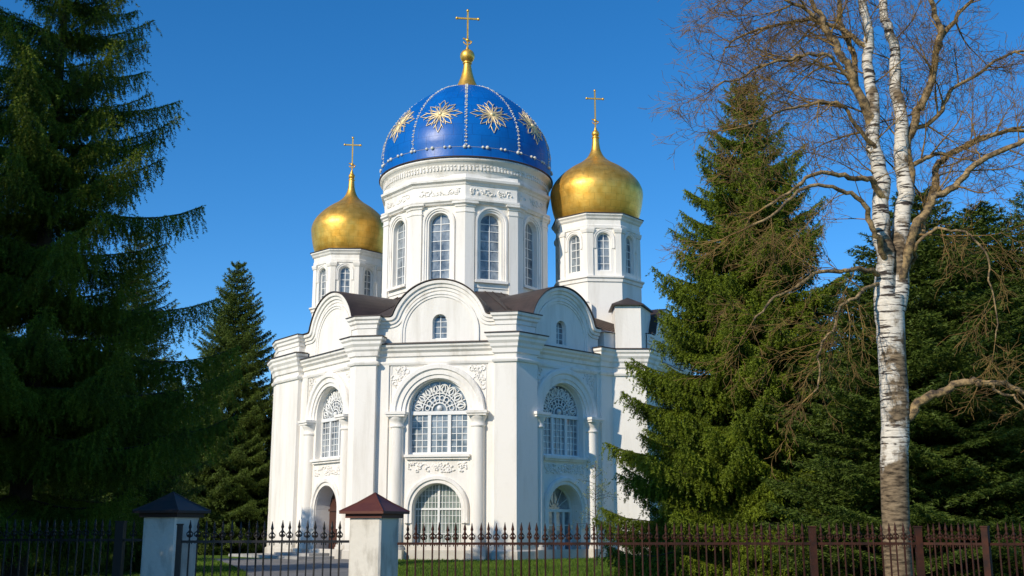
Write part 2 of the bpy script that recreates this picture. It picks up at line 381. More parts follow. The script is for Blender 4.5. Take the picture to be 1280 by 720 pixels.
def curls(mb, x0, x1, z0, z1, y, n, rng, rad=.045):
    """plaster scrollwork in relief"""
    for _ in range(n):
        cx, cz = rng.uniform(x0, x1), rng.uniform(z0, z1); r = rng.uniform(.1, .24); a = rng.uniform(0, 6.28); sp = rng.choice((-1, 1))
        pts = []
        for k in range(7):
            rr = r * (1 - k * .1); b = a + sp * k * .65
            pts.append((min(x1, max(x0, cx + rr * math.cos(b))), y + .02, min(z1, max(z0, cz + rr * math.sin(b)))))
        mb.tube(pts, [rad * (1 - .08 * k) for k in range(7)], 5)
        mb.ball((pts[-1][0], y + .02, pts[-1][2]), rad * 1.5, 6, 4)

def lattice(fr, cx, r, zb, zs, y, nx, rows, bar, depth=.06):
    """arched frame with a grid of glazing bars"""
    fr.ring(cx, zs, [(r - bar * 1.6, y), (r - bar * 1.6, y + depth), (r, y + depth), (r, y)], n=18, legs=zb)
    fr.box(cx - r, cx + r, y, y + depth + .01, zb, zb + bar * 1.8)
    for k in range(1, nx):
        x = cx - r + 2 * r * k / nx; zt = zs + math.sqrt(max(0, (r - bar) ** 2 - (x - cx) ** 2))
        fr.box(x - bar / 2, x + bar / 2, y, y + depth * .8, zb, zt)
    for z in rows:
        hw = r - bar if z <= zs else math.sqrt(max(.01, (r - bar) ** 2 - (z - zs) ** 2))
        fr.box(cx - hw, cx + hw, y, y + depth * .7, z - bar * .4, z + bar * .4)

def big_window(T, seed):
    y = -.46
    fr = MB(T)
    fr.ring(0, 8.0, [(1.56, y), (1.56, y + .1), (1.66, y + .1), (1.66, y)], legs=5.56)
    fr.box(-1.66, 1.66, y, y + .14, 5.56, 5.68)
    fr.box(-1.62, 1.62, y, y + .15, 7.72, 7.92)
    for x in (-.56, .56): fr.box(x - .09, x + .09, y, y + .12, 5.6, 7.75)
    for x0, x1 in ((-1.58, -.65), (-.47, .47), (.65, 1.58)):
        for k in (1, 2): fr.box(x0 + (x1 - x0) * k / 3 - .02, x0 + (x1 - x0) * k / 3 + .02, y, y + .05, 5.6, 7.75)
        for k in range(1, 6): fr.box(x0, x1, y, y + .045, 5.64 + k * .35 - .018, 5.64 + k * .35 + .018)
    w = part(fr, 'window', FRAME)
    p = MB(T); p.arch_face(0, 1.66, 5.56, 8.0, y + .012); part(p, 'pane', GLASS, w)
    t = MB(T); rng = random.Random(seed); zc = 7.95; yy = y + .08
    for rr, w_ in ((.42, .045), (.95, .04)):
        t.tube([(rr * math.cos(R(a)), yy, zc + rr * math.sin(R(a))) for a in range(0, 181, 12)], w_, 5)
    for k in range(1, 8):
        a = R(22.5 * k); t.tube([(.42 * math.cos(a), yy, zc + .42 * math.sin(a)), (1.56 * math.cos(a), yy, zc + 1.56 * math.sin(a))], .035, 5)
    for k in range(8):
        a = R(11.25 + 22.5 * k)
        for rc, q in ((1.25, .22), (.7, .13)):
            cx, cz = rc * math.cos(a), zc + rc * math.sin(a)
            t.tube([(cx + q * math.cos(R(b)), yy, cz + q * math.sin(R(b))) for b in range(0, 361, 40)], .032, 5)
        for da in (-.09, .09):                           # leaf loops between the circles
            b = a + da
            t.tube([(.95 * math.cos(a), yy, zc + .95 * math.sin(a)), (1.2 * math.cos(b * 1), yy + .02, zc + 1.2 * math.sin(b)), (1.5 * math.cos(a), yy, zc + 1.5 * math.sin(a))], [.03, .055, .03], 5)
    t.ball((0, yy, zc + .14), .16, 8, 5)
    part(t, 'tracery', FRAME, w)
    return w

def bay(P, d, t, xl, xr, lower, seed, zak=True, gwin=True):
    """one facade bay: lower opening, great arched window between half columns, cornice, rounded gable above"""
    T = frame(P, d, t); rng = random.Random(seed)
    w = MB(T)
    zb = .32 if lower != 'window' else .85
    w.wall_arch(xl, xr, 0, 5.2, 0, 1.34, zb, 2.66, depth=.62 if lower == 'window' else .95)
    w.wall_arch(xl, xr, 5.2, 11.6, 0, 1.66, 5.55, 8.0, depth=.5)
    for a, b in ((xl, -2.80), (2.80, xr)):
        if b - a > .15: w.box(a, b, -.05, .1, .5, 10.5)
    w.box(xl, xr, -.3, .16, 0, .5)                       # plinth
    part(w, 'wall', WALL)
    m = MB(T)
    m.ring(0, 7.85, [(1.84, 0), (1.84, .1), (2.05, .1), (2.05, .17), (2.3, .17), (2.36, .27), (2.58, .27), (2.63, .22), (2.63, 0)])
    part(m, 'archivolt', TRIM)
    m = MB(T)
    m.ring(0, 2.66, [(1.36, 0), (1.36, .09), (1.52, .09), (1.56, .18), (1.72, .18), (1.76, .13), (1.76, 0)], legs=1.9 if lower == 'window' else 1.6)
    part(m, 'archivolt', TRIM)
    for sx in (-1, 1):
        c = MB(T); x = sx * 2.26
        c.lathe([(.36, .75), (.35, 7.0)], x, .06, 20)
        c.box(x - .54, x + .54, 0, .62, 0, .502); c.lathe([(.5, .5), (.5, .62), (.43, .68), (.46, .74), (.36, .8)], x, .06, 20)
        col = part(c, 'half_column', WALL)
        c = MB(T)
        c.lathe([(.36, 6.98), (.41, 7.02), (.41, 7.1), (.37, 7.13), (.37, 7.3), (.45, 7.42), (.5, 7.55), (.5, 7.6)], x, .06, 20)
        c.box(x - .52, x + .52, 0, .58, 7.58, 7.7); c.box(x - .58, x + .58, 0, .64, 7.7, 7.85)
        part(c, 'capital', TRIM, col)
    m = MB(T); m.box(-1.82, 1.82, -.1, .26, 5.4, 5.54); m.box(-1.72, 1.72, -.1, .16, 5.28, 5.4)
    part(m, 'window_sill', TRIM)
    m = MB(T); curls(m, -1.6, 1.6, 4.62, 5.12, 0, 34, rng)
    part(m, 'plaster_relief', TRIM); m = MB(T)
    for sx in (-1, 1):
        for k in range(26):
            xx = sx * rng.uniform(1.75, 2.62); zz = rng.uniform(9.15, 10.35)
            if math.hypot(xx, zz - 7.85) > 2.72: curls(m, xx - .02, xx + .02, zz - .02, zz + .02, 0, 0, rng); m.tube([(xx + .13 * math.cos(q * .8 + k), .02, zz + .13 * math.sin(q * .8 + k)) for q in range(6)], [.045, .045, .04, .035, .03, .02], 5)
    for sx in (-1, 1):                                   # thin frame round the spandrels
        m.box(sx * 2.68 - .02, sx * 2.68 + .02, 0, .04, 8.0, 10.42)
    m.box(-2.68, 2.68, 0, .04, 10.4, 10.44)
    part(m, 'plaster_relief', TRIM)
    # cornice of the bay
    m = MB(T); Tc = lambda x, y, h: T(x, -y, h)
    def straight(prof, name, mat):
        q = MB(); q.grid([[T(x, o, h) for o, h in prof] for x in (xl, xr)], smooth=False); part(q, name, mat)
    straight([(0, 10.44), (.1, 10.46), (.14, 10.56), (.14, 10.63), (.02, 10.68)], 'string_course', TRIM)
    straight([(0, 10.9), (.1, 10.94), (.12, 11.12), (.26, 11.24), (.28, 11.34), (.4, 11.44), (.42, 11.56), (0, 11.58)], 'cornice', TRIM)
    straight([(.0, 11.57), (.47, 11.563), (.47, 11.62), (-.4, 11.82)], 'flashing', ROOF)
    # windows
    big_window(T, seed)
    y = -.55
    if lower == 'window':
        fr = MB(T); lattice(fr, 0, 1.34, .85, 2.66, y, 14, [1.35, 1.9, 2.3, 2.66, 3.0, 3.35, 3.65], .03); fr.box(-.06, .06, y, y + .1, .85, 3.9); fr.box(-1.3, 1.3, y, y + .09, 2.6, 2.7)
        o = part(fr, 'window', FRAME); p = MB(T); p.arch_face(0, 1.34, .85, 2.66, y + .01); part(p, 'pane', PALEGLASS, o)
    elif lower == 'glass_door':
        y = -.8
        fr = MB(T); fr.ring(0, 2.66, [(1.2, y), (1.2, y + .12), (1.34, y + .12), (1.34, y)], legs=.32)
        fr.box(-1.3, 1.3, y, y + .13, 2.52, 2.68)
        for x in (-.68, 0, .68): fr.box(x - .08, x + .08, y, y + .1, .32, 2.55)
        for k in range(1, 6): a = R(30 * k); fr.tube([T(.3 * math.cos(a), y + .05, 2.66 + .3 * math.sin(a)), T(1.25 * math.cos(a), y + .05, 2.66 + 1.25 * math.sin(a))], .03, 4) if False else fr.tube([(.3 * math.cos(a), y + .05, 2.66 + .3 * math.sin(a)), (1.25 * math.cos(a), y + .05, 2.66 + 1.25 * math.sin(a))], .03, 4)
        for z in (1.1, 1.8): fr.box(-1.2, 1.2, y, y + .06, z - .025, z + .025)
        o = part(fr, 'door', FRAME); p = MB(T); p.arch_face(0, 1.34, .32, 2.66, y + .012); part(p, 'pane', GLASS, o)
    elif lower == 'wood_door':
        y = -.9
        fr = MB(T); fr.arch_face(0, 1.34, .32, 2.66, y)
        fr.box(-.03, .03, y, y + .07, .32, 2.7); fr.box(-1.3, 1.3, y, y + .1, 2.6, 2.72)
        for sx in (-1, 1):
            for z0, z1 in ((.5, 1.2), (1.35, 2.45)):
                x0, x1 = sorted((sx * .18, sx * 1.16))
                fr.box(x0, x1, y, y + .05, z0, z1); fr.box(x0 + .12, x1 - .12, y + .05, y + .08, z0 + .12, z1 - .12)
        for k in range(1, 6): a = R(30 * k); fr.tube([(.25 * math.cos(a), y + .04, 2.72 + .25 * math.sin(a)), (1.22 * math.cos(a), y + .04, 2.72 + 1.22 * math.sin(a))], .035, 4)
        o = part(fr, 'door', DOORWOOD); h = MB(T); h.tube([(.14, y + .1, 1.3), (.14, y + .14, 1.45), (.14, y + .1, 1.6)], .02, 5); part(h, 'handle', GOLD, o)
    if not zak: return T
    # rounded gable
    Rz, cz, zk, yw = 2.62, 12.44, 13.02, -.12
    top = lambda x: max(zk, cz + math.sqrt(max(0, Rz * Rz - x * x)))
    w = MB(T)
    if gwin: w.wall_arch(xl, xr, 11.55, 0, 0, .42, 11.9, 12.88, y=yw, depth=.3, n=10, top=top)
    else: w.wall_arch(xl, xr, 11.55, 0, 0, .1, 11.6, 11.7, y=yw, depth=.001, n=10, top=top); w.box(-.2, .2, yw - .1, yw - .002, 11.55, 11.9)
    gable = part(w, 'gable', WALL)
    pr = [(-.42, yw), (-.42, yw + .07), (-.26, yw + .07), (-.24, yw + .15), (-.08, yw + .17), (-.04, yw + .27), (.12, yw + .29), (.16, yw)]
    rf = .38; zf = zk + rf; xf = math.sqrt((Rz + rf) ** 2 - (zf - cz) ** 2); ae = math.degrees(math.atan2(zf - cz, xf))
    left = [(-xf + rf * math.sin(R((90 - ae) * k / 6)), zf - rf * math.cos(R((90 - ae) * k / 6))) for k in range(6)]
    path = [(xl, zk)] + left + [(Rz * math.cos(R(180 - ae - (180 - 2 * ae) * k / 34)), cz + Rz * math.sin(R(180 - ae - (180 - 2 * ae) * k / 34))) for k in range(35)]
    path += [(-x, z) for x, z in left[::-1]] + [(xr, zk)]
    path = [p for p in path if xl - .001 <= p[0] <= xr + .001]
    m = MB(); m.sweep(path, pr, lambda x, z, y: T(x, y, z), side=-1)
    m.T = T
    m.ring(0, 12.3, [(1.98, yw), (1.98, yw + .05), (2.1, yw + .05), (2.12, yw + .1), (2.24, yw + .1), (2.24, yw)], legs=11.7)
    part(m, 'archivolt', TRIM, gable)
    m = MB(); m.sweep(path, [(.17, yw - .3), (.17, yw + .36), (.21, yw + .36), (.23, yw - .3)], lambda x, z, y: T(x, y, z), side=-1)
    part(m, 'flashing', ROOF, gable)
    m = MB(T); m.ring(0, cz, [(2.7, -6.5), (2.78, yw - .3), (2.84, yw - .3), (2.84, -6.5)], a0=6, a1=174)
    part(m, 'vault_roof', ROOF)
    if not gwin: return T
    fr = MB(T); lattice(fr, 0, .42, 11.9, 12.88, yw - .28, 2, [12.25, 12.6, 12.9], .04)
    o = part(fr, 'window', FRAME); p = MB(T); p.arch_face(0, .42, 11.9, 12.88, yw - .27); part(p, 'pane', GLASS, o)
    return T

dL, dC, dR, dS = unit(A_, C0), unit(C0, C1), unit(C1, C2), unit(F1, F2)
lenL = math.dist(A_, C0); lenC = math.dist(C0, C1); lenR = math.dist(C1, C2); lenS = math.dist(F1, F2)
bay(A_, dL, lenL - 3.5, -4.0, 3.1, 'wood_door', 11, gwin=False)
bay(C0, dC, lenC - 4.2, -3.5, 3.3, 'window', 12)
bay(C1, dR, 3.98, -2.9, 3.2, 'glass_door', 13)
bay(F1, dS, 4.4, -3.4, 3.5, 'window', 14)

CAPP = [(0, 10.92), (.1, 10.96), (.12, 11.2), (.2, 11.3), (.22, 11.45), (.32, 11.6), (.33, 11.74), (.42, 11.84), (.43, 11.98), (0, 12.0)]
STR = [(0, 10.44), (.1, 10.46), (.14, 10.56), (.14, 10.63), (.02, 10.68)]
BASE = [(.1, .02), (.1, .45), (.03, .52), (0, .52)]
STUBP = [(0, 12.5), (.05, 12.52), (.06, 12.72), (.14, 12.8), (.15, 12.94), (.24, 13.02), (.26, 13.16), (0, 13.18)]
def off(P, d, t, y): return (P[0] + d[0] * t + d[1] * y, P[1] + d[1] * t - d[0] * y)
def meet(p, d, q, e):
    k = ((q[0] - p[0]) * e[1] - (q[1] - p[1]) * e[0]) / (d[0] * e[1] - d[1] * e[0]); return (p[0] + d[0] * k, p[1] + d[1] * k)
def pier(path, inner, stub=True, top=11.99):
    """corner pier: plan path (left to right), inner points close the plan"""
    m = MB(); m.prism(path + inner, 0, top); part(m, 'pier', WALL)
    for prof, name, mat in ((CAPP, 'cornice', TRIM), (STR, 'string_course', TRIM), (BASE, 'plinth', WALL)):
        m = MB(); m.sweep(path, prof, UP, ends=False); part(m, name, mat)
    m = MB(); m.sweep(path, [(0, 12.0), (.48, 11.985), (.48, 12.04), (-.3, 12.2)], UP, ends=False); part(m, 'flashing', ROOF)
    if stub:
        cx = sum(p[0] for p in path + inner) / len(path + inner); cy = sum(p[1] for p in path + inner) / len(path + inner)
        sp = [(cx + (x - cx) * .93, cy + (y - cy) * .93) for x, y in path]; si = [(cx + (x - cx) * .93, cy + (y - cy) * .93) for x, y in inner]
        m = MB(); m.prism(sp + si, 11.9, 13.17); part(m, 'pier', WALL)
        m = MB(); m.sweep(sp, STUBP, UP, ends=False); part(m, 'cornice', TRIM)
        m = MB(); m.sweep(sp, [(0, 13.18), (.3, 13.17), (.3, 13.22), (-.5, 13.36)], UP, ends=False); part(m, 'flashing', ROOF)

def corner(P0, d1, P, d2, w1, w2, p=.42):
    a0, a1 = off(P, d1, -w1, -.02), off(P, d1, -w1, p)
    b0, b1 = off(P, d2, w2, -.02), off(P, d2, w2, p)
    c = meet(a1, d1, b1, d2)
    return [a0, a1, c, b1, b0], [off(P, d2, w2, -1.2), off(P, d1, -w1, -1.2)]
pier(*corner(None, dL, C0, dC, .5, 1.0))
pier(*corner(None, dC, C1, dR, 1.0, 1.4))
dLL = unit(BACK[3], A_)
pier(*corner(None, dLL, A_, dL, 1.2, 3.0, .35))
pier([off(C1, dR, lenR - 1.3, -.02), off(C1, dR, lenR - 1.3, .2), off(C1, dR, lenR - .1, .2), off(C1, dR, lenR - .1, -.02)], [off(C1, dR, lenR - .1, -1.2), off(C1, dR, lenR - 1.3, -1.2)], stub=False)
pier([(5.95, 66.6), (5.95, 65.55), (7.95, 65.55), off(F1, dS, 1.2, .22), off(F1, dS, 1.2, -.02)], [off(F1, dS, 1.2, -1.0), (7.0, 67.4)], stub=False)
pier([off(F1, dS, lenS - 1.0, -.02), off(F1, dS, lenS - 1.0, .3), off(F1, dS, lenS + .3, .3), off(F1, dS, lenS + .3, -.8)], [off(F1, dS, lenS, -1.2), off(F1, dS, lenS - 1, -1.2)])
# plain rear walls
m = MB(); bl = [F2] + BACK + [A_]
for a, b in zip(bl, bl[1:]): m.face([(a[0], a[1], 0), (b[0], b[1], 0), (b[0], b[1], 13.1), (a[0], a[1], 13.1)])
part(m, 'wall', WALL)
# block over the right-hand pier, with a small hipped roof
m = MB(); m.prism([(6.2, 65.72), (7.75, 65.72), (8.6, 67.9), (6.2, 67.9)], 11.9, 14.75); m.prism([(4.9, 66.0), (5.5, 65.6), (6.25, 66.1), (6.25, 69), (4.9, 69)], 11.5, 13.1); m.face([(4.6, 65.6, 13.1), (5.6, 65.4, 13.12), (6.24, 65.9, 13.12), (6.24, 69, 13.9), (4.6, 69, 13.9)]); part(m, 'wall', WALL)
m = MB(); q = [(6.0, 65.5), (7.9, 65.5), (8.8, 68.0), (6.0, 68.0)]
m.prism(q, 14.75, 14.83); c = (7.1, 67.0, 15.5)
for a, b in zip(q, q[1:] + q[:1]): m.face([(a[0], a[1], 14.83), (b[0], b[1], 14.83), c])
part(m, 'block_roof', ROOF)
# main roof
m = MB(); DC = (-3.05, 71.0)
outl = [A_, C0, C1, C2, F1, F2] + BACK
def toward(p, k): return (p[0] + (DC[0] - p[0]) * k, p[1] + (DC[1] - p[1]) * k)
def dpt(p, r, z):
    l = math.hypot(p[0] - DC[0], p[1] - DC[1]); return (DC[0] + (p[0] - DC[0]) / l * r, DC[1] + (p[1] - DC[1]) / l * r, z)
for a, b in zip(outl, outl[1:] + outl[:1]):
    n = 7
    for k in range(n):
        p = (a[0] + (b[0] - a[0]) * k / n, a[1] + (b[1] - a[1]) * k / n); q = (a[0] + (b[0] - a[0]) * (k + 1) / n, a[1] + (b[1] - a[1]) * (k + 1) / n)
        p1, q1 = toward(p, .03), toward(q, .03)
        m.face([(*p1, 13.14), (*q1, 13.14), dpt(q, 5.0, 15.75), dpt(p, 5.0, 15.75)])
        a1 = Vector((*p1, 13.16)); b1 = Vector(dpt(p, 5.0, 15.77)); m.tube([a1, b1], .03, 4)     # standing seams
part(m, 'roof', ROOF)

# --- main drum
rng = random.Random(5)
ND, RD = 10, 5.42
VA = [R(-180 + 36 * k + 2) for k in range(ND)]
def dv(a, r): return (DC[0] + r * math.sin(a), DC[1] - r * math.cos(a))
drum = MB(); drum.lathe([(RD * .99, 13.4), (RD * .99, 15.9)], *DC, n=ND, a0=VA[0], smooth=False)
bands = MB(); rel = MB(); pil = []
for k in range(ND):
    a, b = dv(VA[k], RD), dv(VA[k] + R(36), RD)
    d = unit(a, b); fw = math.dist(a, b); T = frame(a, d, fw / 2); drum.T = T
    drum.wall_arch(-fw / 2, fw / 2, 15.9, 22.5, 0, .68, 16.45, 19.98, depth=.42, n=14)
    bands.T = T
    bands.ring(0, 19.98, [(.8, 0), (.8, .07), (.9, .07), (.92, .13), (1.03, .13), (1.03, 0)], n=16, legs=16.35)
    bands.box(-1.06, 1.06, 0, .2, 16.2, 16.36)
    rel.T = T; curls(rel, -1.35, 1.35, 21.75, 22.1, .06, 18, rng, .04)
    if True:
        fr = MB(T); lattice(fr, 0, .68, 16.45, 19.98, -.36, 2, [16.45 + .62 * q for q in range(1, 6)] + [20.0], .048, .07)
        o = part(fr, 'drum_window', FRAME); p = MB(T); p.arch_face(0, .68, 16.45, 19.98, -.35); part(p, 'pane', GLASS, o)
    # pilaster wrapped round the corner at vertex k
    d0 = unit(dv(VA[k] - R(36), RD), a); pp = .13
    pth = [off(a, d0, -.55, -.01), off(a, d0, -.55, pp), meet(off(a, d0, 0, pp), d0, off(a, d, 0, pp), d), off(a, d, .55, pp), off(a, d, .55, -.01)]
    q = MB(); q.prism(pth + [dv(VA[k], RD - .5)], 15.4, 21.1)
    q.sweep(pth, [(0, 20.55), (.04, 20.56), (.04, 20.64), (0, 20.66)], UP, ends=False)
    q.sweep(pth, [(0, 20.9), (.06, 20.92), (.08, 21.02), (.2, 21.1), (.2, 21.22), (0, 21.24)], UP, ends=False); pil.append(q)
drum.T = None
drum_o = part(drum, 'drum', WALL)
for q in pil: part(q, 'pilaster', WALL, drum_o)
part(bands, 'window_surround', TRIM, drum_o)
bands = MB(); dec = [dv(a, RD) for a in VA]
bands.sweep(dec, [(0, 21.1), (.16, 21.12), (.2, 21.2), (.3, 21.28), (.3, 21.4), (.06, 21.44), (.06, 22.3), (.12, 22.36), (.16, 22.46), (.32, 22.56), (.34, 22.7), (.14, 22.76), (.12, 23.0)], UP, closed=True)
bands.lathe([(5.3, 22.9), (5.36, 23.0), (5.36, 23.15), (5.42, 23.2), (5.42, 23.62), (5.52, 23.68), (5.56, 23.8), (5.7, 23.86), (5.7, 23.98), (5.3, 24.0)], *DC, n=80)
rings = part(bands, 'cornice', TRIM, drum_o)
for k in range(150):
    a = 2 * math.pi * k / 150; x, y = dv(a, 5.44); d = (math.cos(a), math.sin(a))
    rel.T = frame((x, y), d); h = rng.uniform(.1, .3)
    rel.box(-.05, .05, -.02, .05, 23.25, 23.25 + h); rel.box(-.09, .02, -.02, .04, 23.5, 23.58)
rel.T = None
part(rel, 'plaster_relief', TRIM, drum_o)

# --- blue dome
DOME = [(5.62, 24.0), (5.66, 24.1), (5.64, 24.7), (5.66, 25.3), (5.58, 26.0), (5.38, 26.7), (5.05, 27.4), (4.58, 28.1), (3.98, 28.8), (3.25, 29.45), (2.4, 30.05), (1.5, 30.5), (.75, 30.75)]
def spl(P, n):
    """smooth profile through the points"""
    out = []
    for k in range(len(P) - 1):
        p0, p1, p2, p3 = P[max(k - 1, 0)], P[k], P[k + 1], P[min(k + 2, len(P) - 1)]
        for j in range(n):
            t = j / n; out.append(tuple(.5 * ((2 * p1[i]) + (-p0[i] + p2[i]) * t + (2 * p0[i] - 5 * p1[i] + 4 * p2[i] - p3[i]) * t * t + (-p0[i] + 3 * p1[i] - 3 * p2[i] + p3[i]) * t ** 3) for i in range(2)))
    return out + [P[-1]]
DP = spl(DOME, 4)
m = MB(); m.lathe([(5.3, 24.01), (5.73, 23.985), (5.74, 24.04), (5.66, 24.09)] + DP[5:], *DC, n=96)
dome = part(m, 'dome', BLUE, origin=(DC[0], DC[1], 24))
m = MB(); m.lathe([(5.72, 23.99), (5.78, 24.0), (5.78, 24.06), (5.68, 24.12)], *DC, n=96); part(m, 'rim', ROOF, dome)
cum = [0]
for p, q in zip(DP, DP[1:]): cum.append(cum[-1] + math.dist(p, q))
def on_dome(a, s, o=.03):
    s = max(0, min(cum[-1] - 1e-4, s)); k = max(i for i in range(len(cum) - 1) if cum[i] <= s)
    t = (s - cum[k]) / (cum[k + 1] - cum[k]); p, q = DP[k], DP[k + 1]
    r = p[0] + (q[0] - p[0]) * t; z = p[1] + (q[1] - p[1]) * t; l = math.dist(p, q)
    nr, nz = (q[1] - p[1]) / l, -(q[0] - p[0]) / l
    r += nr * o; z += nz * o
    return (DC[0] + r * math.sin(a), DC[1] - r * math.cos(a), z), r
def zlen(z): return cum[min(range(len(DP)), key=lambda i: abs(DP[i][1] - z))]
S0 = zlen(27.1)
for k in range(ND):
    a0 = VA[k] + R(18); m = MB(); r0 = on_dome(a0, S0)[1]
    def pt(x, y, o=.04):
        s = S0 + y; r = on_dome(a0, s)[1]; return on_dome(a0 + x / r, s, o)[0]
    for j in range(16):
        th = R(22.5 * j + 90); ln = (1.42, .82, 1.2, .82)[j % 4]; wd = (.19, .09, .16, .09)[j % 4]
        c, s_ = math.cos(th), math.sin(th)
        def lp(u, v): return (c * u - s_ * v, s_ * u + c * v)
        for sg in (-1, 1):
            m.tube([pt(*lp(.12, sg * .02)), pt(*lp(ln * .4, sg * wd * .55)), pt(*lp(ln * .66, sg * wd)), pt(*lp(ln * .85, sg * wd * .5)), pt(*lp(ln, 0))], [.028, .026, .028, .026, .013], 5)
        if j % 2 == 0:
            m.tube([pt(*lp(.1, 0)), pt(*lp(ln * .45, 0))], [.04, .012], 4)
            for sg in (-1, 1):                               # side spurs
                m.tube([pt(*lp(ln * .62, sg * wd)), pt(*lp(ln * .8, sg * (wd + .14)))], [.035, .012], 4)
    m.ball(pt(0, 0, .03), .15, 10, 6)
    part(m, 'star', STAR, dome)
    m = MB(); s = zlen(24.75) + .2
    m.tube([on_dome(VA[k], s + (cum[-1] - .1 - s) * j / 24, .012)[0] for j in range(25)], .010, 4)
    while s < cum[-1] - .1:
        for q in (-.05, .05):
            p, r = on_dome(VA[k] + q / max(.6, on_dome(VA[k], s)[1]), s + rng.uniform(-.05, .05), .02); m.ball(p, rng.uniform(.03, .06), 6, 4)
        s += rng.uniform(.17, .30)
    part(m, 'stud_row', BEAD, dome)
m = MB(); m.tube([on_dome(2 * math.pi * j / 90, zlen(24.7), .012)[0] for j in range(91)], .009, 4)
for k in range(60):
    a = VA[0] + 2 * math.pi * (k // 2) / 30 + (.035 if k % 2 else -.02) + rng.uniform(-.008, .008)
    p, r = on_dome(a, zlen(24.7), .03); m.ball(p, .095 if k % 3 else .12, 7, 5)
part(m, 'stud_row', BEAD, dome)

def cross(T0, z0, h, bar, th, parent, yaw=.12):
    c, s = math.cos(yaw), math.sin(yaw)
    m = MB(lambda x, y, z: (T0[0] + c * x - s * y, T0[1] + s * x + c * y, z))
    m.box(-th, th, -th, th, z0, z0 + h)
    zb = z0 + h * .80
    m.box(-bar, bar, -th * .8, th * .8, zb - th, zb + th)
    for sx in (-1, 1): m.ball((sx * bar, 0, zb), th * 2, 6, 4)
    m.ball((0, 0, z0 + h), th * 2, 6, 4)
    zl = z0 + h * .26
    m.tube([(-bar * .42, 0, zl + bar * .16), (bar * .42, 0, zl - bar * .16)], th * 1.1, 5)
    m.tube([(bar * .38 * math.cos(R(a)), 0, zl - bar * .12 + bar * .32 * math.sin(R(a))) for a in range(190, 351, 20)], th * .8, 5)
    m.ball((0, 0, zl), th * 2.6, 8, 5)
    m.lathe([(th * 2.8, z0 - .02), (th * 2.6, z0 + .06), (th * 1.3, z0 + .25), (th, z0 + .3)], 0, 0, 10)
    return part(m, 'cross', GOLD, parent)
m = MB(); m.lathe(spl([(.9, 30.66), (.8, 30.8), (.56, 31.3), (.4, 31.8), (.29, 32.3), (.24, 32.7)], 4), *DC, n=28)
m.ball((DC[0], DC[1], 33.18), .5, 20, 12)
m.lathe([(.3, 32.62), (.33, 32.68), (.3, 32.74)], *DC, n=20)
fin = part(m, 'finial', GOLD, dome)
cross(DC, 33.6, 2.95, .74, .055, dome)

